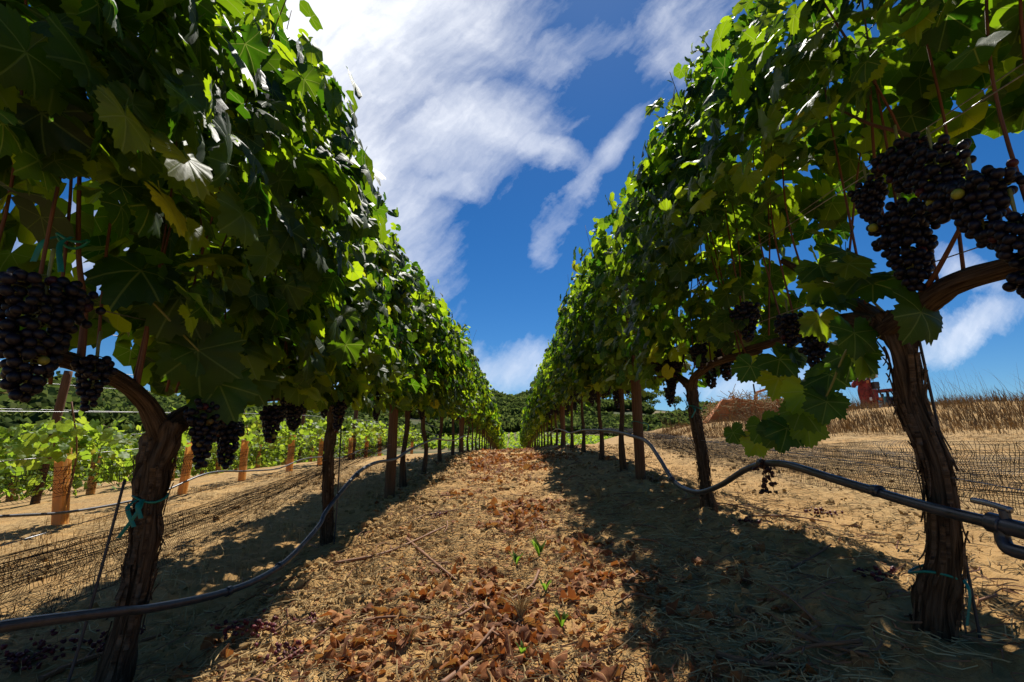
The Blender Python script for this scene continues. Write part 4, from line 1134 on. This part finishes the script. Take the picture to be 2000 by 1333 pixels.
for xx, rw in ((-.05, .48), (1.3, .34)):
    for yv in (-.5, .5):
        th = np.linspace(0, 2 * np.pi, 25); b = MB(); b.add(*tube(np.stack([xx + np.cos(th) * rw * .75, np.full(25, yv), rw - .1 + np.sin(th) * rw * .75], 1), rw * .25, 8, cap=False)); w = b.build('wheel', DARKSTEEL, tr)
        b = MB(); b.add(*tube([(xx, yv - .08, rw - .1), (xx, yv + .08, rw - .1)], rw * .52, 16)); b.build('rim', REDRUST, w)
th = np.linspace(0, 2 * np.pi, 17); b = MB(); b.add(*tube([(-.0, -.45, 1.2), (-.0, -.37, 1.2)], .07, 12)); b.build('beacon', ORANGE, tr)
ws = plate(None, 'white_sheet', [(12.5, 17, 1.55), (13.2, 17, 1.6), (13.3, 17.5, 2.08), (12.5, 17.5, 2.06)], .02, WHITEP)
tag(ws, 'pale sheet lying on the weedy bank below the red machine', 'sheet')

# ------------------------------------------------------------------ grasses
def blades(name, P, L, lean, w, mat, label, cat, seed, seg=4):
    g = np.random.default_rng(seed); n = len(P)
    az = g.uniform(0, 2 * np.pi, n); d = np.stack([np.cos(az), np.sin(az), np.zeros(n)], 1)
    if lean is not None: d = d * .6 + np.array(lean)[None]
    t = np.linspace(0, 1, seg + 1)
    bend = g.uniform(.25, .95, n)
    C = P[:, None] + (t[None, :, None] * L[:, None, None]) * np.array([0, 0, 1]) * (1 - .30 * bend[:, None, None] * t[None, :, None]) + d[:, None] * (L * bend)[:, None, None] * (t ** 1.9)[None, :, None]
    sd = np.stack([-np.sin(az), np.cos(az), np.zeros(n)], 1)
    ww = (w * g.uniform(.6, 1.3, n))[:, None, None] * (1 - .85 * t)[None, :, None]
    V = np.stack([C - sd[:, None] * ww, C + sd[:, None] * ww], 2).reshape(-1, 3)
    a, i = np.meshgrid(np.arange(n), np.arange(seg), indexing='ij'); k = seg + 1
    q = np.stack([(a * k + i) * 2, (a * k + i) * 2 + 1, (a * k + i + 1) * 2 + 1, (a * k + i + 1) * 2], -1).reshape(-1, 4)
    tone = np.clip(1.6 * (fbm(P[:, 0] * 1.7 + seed, P[:, 1] * 1.7, 3) - .5) + .5, 0, 1) * .55 + g.random(n) * .44
    b = MB(); b.add(V, None, q, None, np.repeat(tone, 2 * k)); o = b.build(name, mat)
    tag(o, label, cat, kind='stuff'); return o
g = np.random.default_rng(31)
def bank_pts(n, s0, s1):
    x = g.uniform(4.4, 19, n); s = g.uniform(s0, s1, n); y = (s - .78 * x) / .62; k = (y > -3) & (y < 17); x, y = x[k], y[k]
    k = fbm(x * 1.3, y * 1.3, 3) + g.normal(0, .12, len(x)) > .42; x, y = x[k], y[k]
    return np.stack([x, y, H(x, y, False) - .02], 1)
P = bank_pts(52000, 10.6, 15.6); n = len(P)
blades('bank_weeds', P, g.uniform(.05, .30, n) * (.25 + 1.5 * fbm(P[:, 0] * 1.1, P[:, 1] * 1.1, 3)), (-.5, -.1, .0), .008, WEED, 'brown dry weeds covering the bank on the right', 'weeds', 1, 3)
P = bank_pts(1500, 12.6, 15.5); n = len(P)
blades('tall_dry_stems', P, g.uniform(.5, 1.05, n), (-.55, -.1, 0), .0035, WEED, 'tall thin dry stems arching left against the sky on the bank', 'weeds', 2, 7)
P = bank_pts(14000, 9.6, 15.0); n = len(P)
blades('bank_foot_grass', P, g.uniform(.05, .22, n), (-.4, 0, 0), .006, STRAW, 'short straw grass at the foot of the bank', 'grass', 3, 3)
# golden dry grass left of the left row, and stubble on the open ground to the right
n = 9000; x = g.uniform(-3.6, -1.22, n); y = g.uniform(1.0, 7, n); k = fbm(x * 2, y * 2, 3) + g.normal(0, .1, n) > .50; x, y = x[k], y[k]
blades('dry_grass', np.stack([x, y, H(x, y) - .004], 1), g.uniform(.03, .11, len(x)), (.2, -.3, 0), .0022, STRAW, 'golden dry grass beside the left vine row', 'grass', 4, 3)
n = 16000; x = g.uniform(1.35, 8, n); y = g.uniform(1.2, 11, n); k = fbm(x * 1.4 + 8, y * 1.4, 3) + g.normal(0, .1, n) > .50; x, y = x[k], y[k]
blades('stubble', np.stack([x, y, H(x, y) - .004], 1), g.uniform(.015, .06, len(x)), (.2, -.3, 0), .0024, STRAW, 'short dry stubble on the open ground to the right', 'grass', 5, 2)

# ------------------------------------------------------------------ litter on the ground
def ground_normal_frames(x, y, g, tilt):
    n = len(x); nr = np.tile(np.array([0, 0, 1.0]), (n, 1)) + g.normal(0, tilt, (n, 3)); return frames(nr, g.normal(0, 1, (n, 3)))
DRY_HI = [leaf_mesh('dry_leaf_blade', 200 + k, 30, 3, DRYLEAF, True, 3.2) for k in range(8)]
DRY_LOW = [leaf_shape(230 + k, 11, 2, 3.0, False) for k in range(6)]
g = np.random.default_rng(41)
n = 15000
y = .75 + 14 * g.random(n) ** 1.9; x = np.where(g.random(n) < .72, g.normal(.02, .36, n), g.uniform(-1.2, 1.3, n))
den = fbm(x * 2.6 + 2, y * 1.9, 3); k = den + g.normal(0, .06, n) + .05 * np.exp(-((x - .05) / .3) ** 2) - .05 * sstep(3.4, 1.6, y) > .60; x, y = x[k][:4200], y[k][:4200]; n = len(x)
S = g.uniform(.012, .036, n) * np.where(g.random(n) < .12, 1.5, 1); S = np.where(y > 6, S * 1.3, S)
P = np.stack([x, y, H(x, y) + S * .28], 1); F = ground_normal_frames(x, y, g, .55)
score = S / np.hypot(x, y); o_ = np.argsort(-score)
for q in o_[:290]:
    s_ = float(S[q])
    o = link('fallen_leaf', DRY_HI[int(g.integers(0, 8))]); o.location = P[q]; o.rotation_euler = Matrix(F[q].tolist()).to_euler(); o.scale = (s_,) * 3
    side_ = 'in the middle of the lane' if abs(P[q, 0]) < .35 else ('on the left side of the lane' if P[q, 0] < 0 else 'on the right side of the lane')
    tag(o, f'curled dry brown vine leaf lying on the soil {side_}', 'dry leaf', f'fallen leaves {side_}')
nn = 4500; xx = g.normal(.05, .36, nn); yy_ = .75 + 7 * g.random(nn) ** 1.7; k = fbm(xx * 3 + 2, yy_ * 2.4, 3) + g.normal(0, .07, nn) > .47; xx, yy_ = xx[k], yy_[k]; nn = len(xx)
ss = g.uniform(.005, .014, nn) * np.interp(yy_, [1, 7], [1, 1.7])
fr_ = scatter('leaf_fragments', DRYLEAF, LEAF_TINY, np.stack([xx, yy_, H(xx, yy_) + ss * .5], 1), ground_normal_frames(xx, yy_, g, .7), ss); tag(fr_, 'broken bits of dry brown leaf on the lane', 'leaf litter', kind='stuff')
lt = scatter('leaf_litter', DRYLEAF, DRY_LOW, P[o_[290:]], F[o_[290:]], S[o_[290:]]); tag(lt, 'orange brown dry leaf litter strewn up the lane', 'leaf litter', kind='stuff')
# straw and stem scraps
def scraps(name, n, xr, yr, pw, L, w, mat, label, seed, thr=.0, centre=None):
    g = np.random.default_rng(seed); y = yr[0] + (yr[1] - yr[0]) * g.random(n) ** pw; x = g.uniform(*xr, n) if centre is None else g.normal(centre[0], centre[1], n)
    k = fbm(x * 3 + seed, y * 3, 3) + g.normal(0, .06, n) > thr; x, y = x[k], y[k]; n = len(x)
    a = g.uniform(0, 2 * np.pi, n); ln = g.uniform(*L, n); t = np.array([-.5, -.1, .25, .5]); bow = g.normal(0, .18, n)
    px = x[:, None] + np.cos(a)[:, None] * ln[:, None] * t - np.sin(a)[:, None] * (ln * bow)[:, None] * (t * t * 3)[None]
    py = y[:, None] + np.sin(a)[:, None] * ln[:, None] * t + np.cos(a)[:, None] * (ln * bow)[:, None] * (t * t * 3)[None]
    pz = H(px, py) * .5 + H(x, y)[:, None] * .5 + .004 + g.uniform(0, .012, n)[:, None] + (t[None] * g.normal(0, .14, n)[:, None] * ln[:, None])
    C = np.stack([px, py, pz], -1); ww = w * g.uniform(.6, 1.4, n)
    sd = np.stack([-np.sin(a), np.cos(a), np.zeros(n)], 1)[:, None] * ww[:, None, None]; up = np.array([0, 0, 1.0]) * ww[:, None, None] * 1.3
    V = np.stack([C - sd, C + sd, C + up], 2).reshape(-1, 3)
    A, I, J = np.meshgrid(np.arange(n), np.arange(3), np.arange(3), indexing='ij'); J2 = (J + 1) % 3
    q = np.stack([(A * 4 + I) * 3 + J, (A * 4 + I) * 3 + J2, (A * 4 + I + 1) * 3 + J2, (A * 4 + I + 1) * 3 + J], -1).reshape(-1, 4)
    b = MB(); b.add(V, None, q, None, np.repeat(g.random(n), 12)); o = b.build(name, mat, smooth=False); tag(o, label, 'straw', kind='stuff')
scraps('straw_litter', 10000, (-1.1, 1.15), (.7, 7), 1.5, (.02, .13), .0014, STRAW, 'pale straw and stalk scraps on the lane', 51, .44)
scraps('straw_scatter', 10000, (-3.6, -1.2), (1.0, 8), 1.4, (.03, .12), .0013, STRAW, 'pale straw scraps left of the left row', 52, .42)
scraps('straw_chaff', 17000, (1.2, 7), (1.2, 11), 1.5, (.02, .12), .0017, STRAW, 'pale straw scraps on the open ground to the right', 53, .42)
scraps('straw_crumbs', 12000, (-.9, .75), (.75, 4.2), 1.4, (.01, .05), .0014, STRAW, 'fine straw crumbs covering the near lane', 55, .40)
scraps('stem_crumbs', 7000, (-1.0, 1.4), (.75, 4.5), 1.4, (.01, .05), .0014, DRYLEAF, 'crumbled brown leaf stems on the near lane', 56, .40)
scraps('twig_litter', 1500, (-1.3, 1.7), (.7, 8), 1.6, (.04, .16), .0024, CANE, 'small brown twigs littering the lane', 54, .40)
# clods
g = np.random.default_rng(61); n = 30000
y = .7 + 10 * g.random(n) ** 1.8; x = np.where(g.random(n) < .5, g.normal(-.88, .20, n), g.uniform(-2.6, 2.8, n))
k = fbm(x * 4, y * 4 + 3, 3) + g.normal(0, .05, n) > .47; x, y = x[k], y[k]; n = len(x); S = np.minimum(.0030 / g.power(2.0, n) ** 1.0, .019) * np.interp(y, [1, 6], [1, 1.8])
shapes = []
for s_ in range(5):
    gg = np.random.default_rng(s_); V, T = ICO1; shapes.append((V * (1 + .3 * gg.normal(size=(len(V), 1))) * [1, .85, .7], T, None, np.zeros((len(V), 2))))
cl = scatter('soil_clods', STONE, shapes, np.stack([x, y, H(x, y) + S * .15], 1), ground_normal_frames(x, y, g, .4), S, smooth=False); tag(cl, 'loose crumbs and clods of dry soil', 'soil', kind='stuff')
# prunings: single canes lying about
def stick(pts, r, label, seed, group=None):
    g = np.random.default_rng(seed); pts = [(p[0], p[1], h(p[0], p[1]) + .012 + (p[2] if len(p) > 2 else 0)) for p in pts]
    n = 22; pp = spline(pts, n); ra = np.linspace(r, r * .55, n) * (1 + .25 * (np.arange(n) % 6 == 0)); b = MB(); b.add(*tube(pp, ra, 7)); o = b.build('pruned_cane', CANE); tag(o, label, 'twig', group)
    if r > .004:
        m = n // 2; d = pp[m + 2] - pp[m]; d = d / np.linalg.norm(d); e = pp[m] + (d * .6 + np.array([-d[1], d[0], .25]) * .7) * .06
        b = MB(); b.add(*tube(spline([pp[m], (pp[m] + e) / 2, e], 5), r * .5, 5)); b.build('side_shoot', CANE, o)
stick([(-.84, 2.45), (-.62, 2.6), (-.40, 3.08)], .0085, 'long bowed cane lying across the left side of the lane', 1)
stick([(-.59, 2.88), (-.35, 2.35), (-.23, 2.18)], .008, 'straight cane crossing the long bowed cane on the lane', 2)
stick([(-.18, 1.38), (-.11, 1.51), (-.06, 1.69)], .0095, 'thick tan cane curving in from the lower edge of the lane', 3)
stick([(-.11, 1.92), (0, 1.75), (.10, 1.66)], .0075, 'reddish cane lying among curled leaves below the straw tuft', 4)
stick([(-.07, 1.70, .0), (-.06, 1.62, .03), (-.13, 1.50)], .007, 'short cane propped on the thick tan cane', 5)
stick([(.54, 1.42), (.62, 1.36), (.74, 1.33)], .009, 'crooked pale cane at the shaded right edge of the lane', 6)
stick([(.76, 1.43), (.83, 1.37), (.86, 1.30)], .0075, 'brown cane in the shade left of the thick right trunk', 7)
stick([(1.05, 1.95), (1.17, 2.03), (1.30, 2.10)], .006, 'pale stick lying on sunlit soil between the two nearest right trunks', 8)
stick([(-1.44, 1.66), (-1.42, 1.78), (-1.28, 1.95)], .010, 'thick grey stick in the lower left corner by the trunk', 9)
stick([(-1.0, 2.12), (-.93, 2.06), (-.90, 1.96)], .005, 'short pale stick below the left hose', 10)
g = np.random.default_rng(71)
for k in range(46):
    x = g.uniform(-1.05, 1.5); y = 1.0 + 5.5 * g.random() ** 1.5; a = g.uniform(0, 6.28); L = g.uniform(.05, .2)
    d = np.array([math.cos(a), math.sin(a)]) * L; bw = np.array([-d[1], d[0]]) * g.normal(0, .15)
    sd = 'left' if x < -.3 else ('right' if x > .4 else 'middle')
    stick([(x - d[0], y - d[1]), (x + bw[0], y + bw[1], g.uniform(0, .015)), (x + d[0], y + d[1])], g.uniform(.003, .0065), f'small pruned cane lying on the soil, {sd} of the lane', 100 + k, f'small prunings, {sd} of the lane')
# green weeds and straw tufts
def weed(x, y, s, label, seed):
    g = np.random.default_rng(seed); z = h(x, y); r_ = empty('green_weed', (x, y, z)); tag(r_, label, 'weed')
    for k in range(9):
        a = g.uniform(0, 6.28); L = s * g.uniform(.6, 1.2); tip = np.array([math.cos(a) * L * .6, math.sin(a) * L * .6, L])
        pp = spline([(0, 0, 0), tuple(tip * .5 + [0, 0, .01]), tuple(tip)], 7); wd = s * .13 * np.sin(np.linspace(.25, 3.05, 7)); sd = np.array([-math.sin(a), math.cos(a), 0])
        V = np.concatenate([pp - sd * wd[:, None], pp - np.array([0, 0, 1]) * wd[:, None] * .4, pp + sd * wd[:, None]]); n = 7
        q = [(i, i + 1, n + i + 1, n + i) for i in range(n - 1)] + [(n + i, n + i + 1, 2 * n + i + 1, 2 * n + i) for i in range(n - 1)]
        b = MB(); b.add(V, None, q, None, g.random()); b.build('leaf', WEEDGREEN, r_)
weed(.02, 2.35, .055, 'small green weed left of a taller one in the lane', 1); weed(.13, 2.47, .075, 'taller upright green weed in the middle of the lane', 2)
weed(.13, 2.04, .055, 'low green weed among dry leaves below the taller weed', 3); weed(.16, 1.70, .045, 'green weed right of the straw tuft', 4); weed(.03, 1.51, .035, 'tiny green weed nearest the lower edge of the lane', 5)
def tuft(x, y, L, n, label, seed):
    g = np.random.default_rng(seed); z = h(x, y); a = g.uniform(0, 6.28, n); b = MB()
    for k in range(n):
        l = L * g.uniform(.5, 1.1); d = np.array([math.cos(a[k]), math.sin(a[k]), 0]) * l * g.uniform(.2, .8)
        b.add(*tube(spline([(0, 0, 0), tuple(d * .4 + [0, 0, l * .55]), tuple(d + [0, 0, l * .75])], 6), np.linspace(.0018, .0006, 6), 4, cap=False), A=g.random())
    o = b.build('straw_tuft', STRAW, loc=(x, y, z)); tag(o, label, 'grass tuft')
tuft(.03, 1.77, .12, 46, 'pale straw tuft standing in the middle of the lane', 1); tuft(.62, 3.6, .13, 40, 'straw tuft at the edge of the right row shadow', 2); tuft(-.31, 1.62, .07, 30, 'low yellow grass tuft left of the lane middle', 3)
print('objects', len(bpy.data.objects), 'tris', sum(sum(len(p.vertices) - 2 for p in ()) for m in bpy.data.meshes), sum(len(m.polygons) for m in bpy.data.meshes))
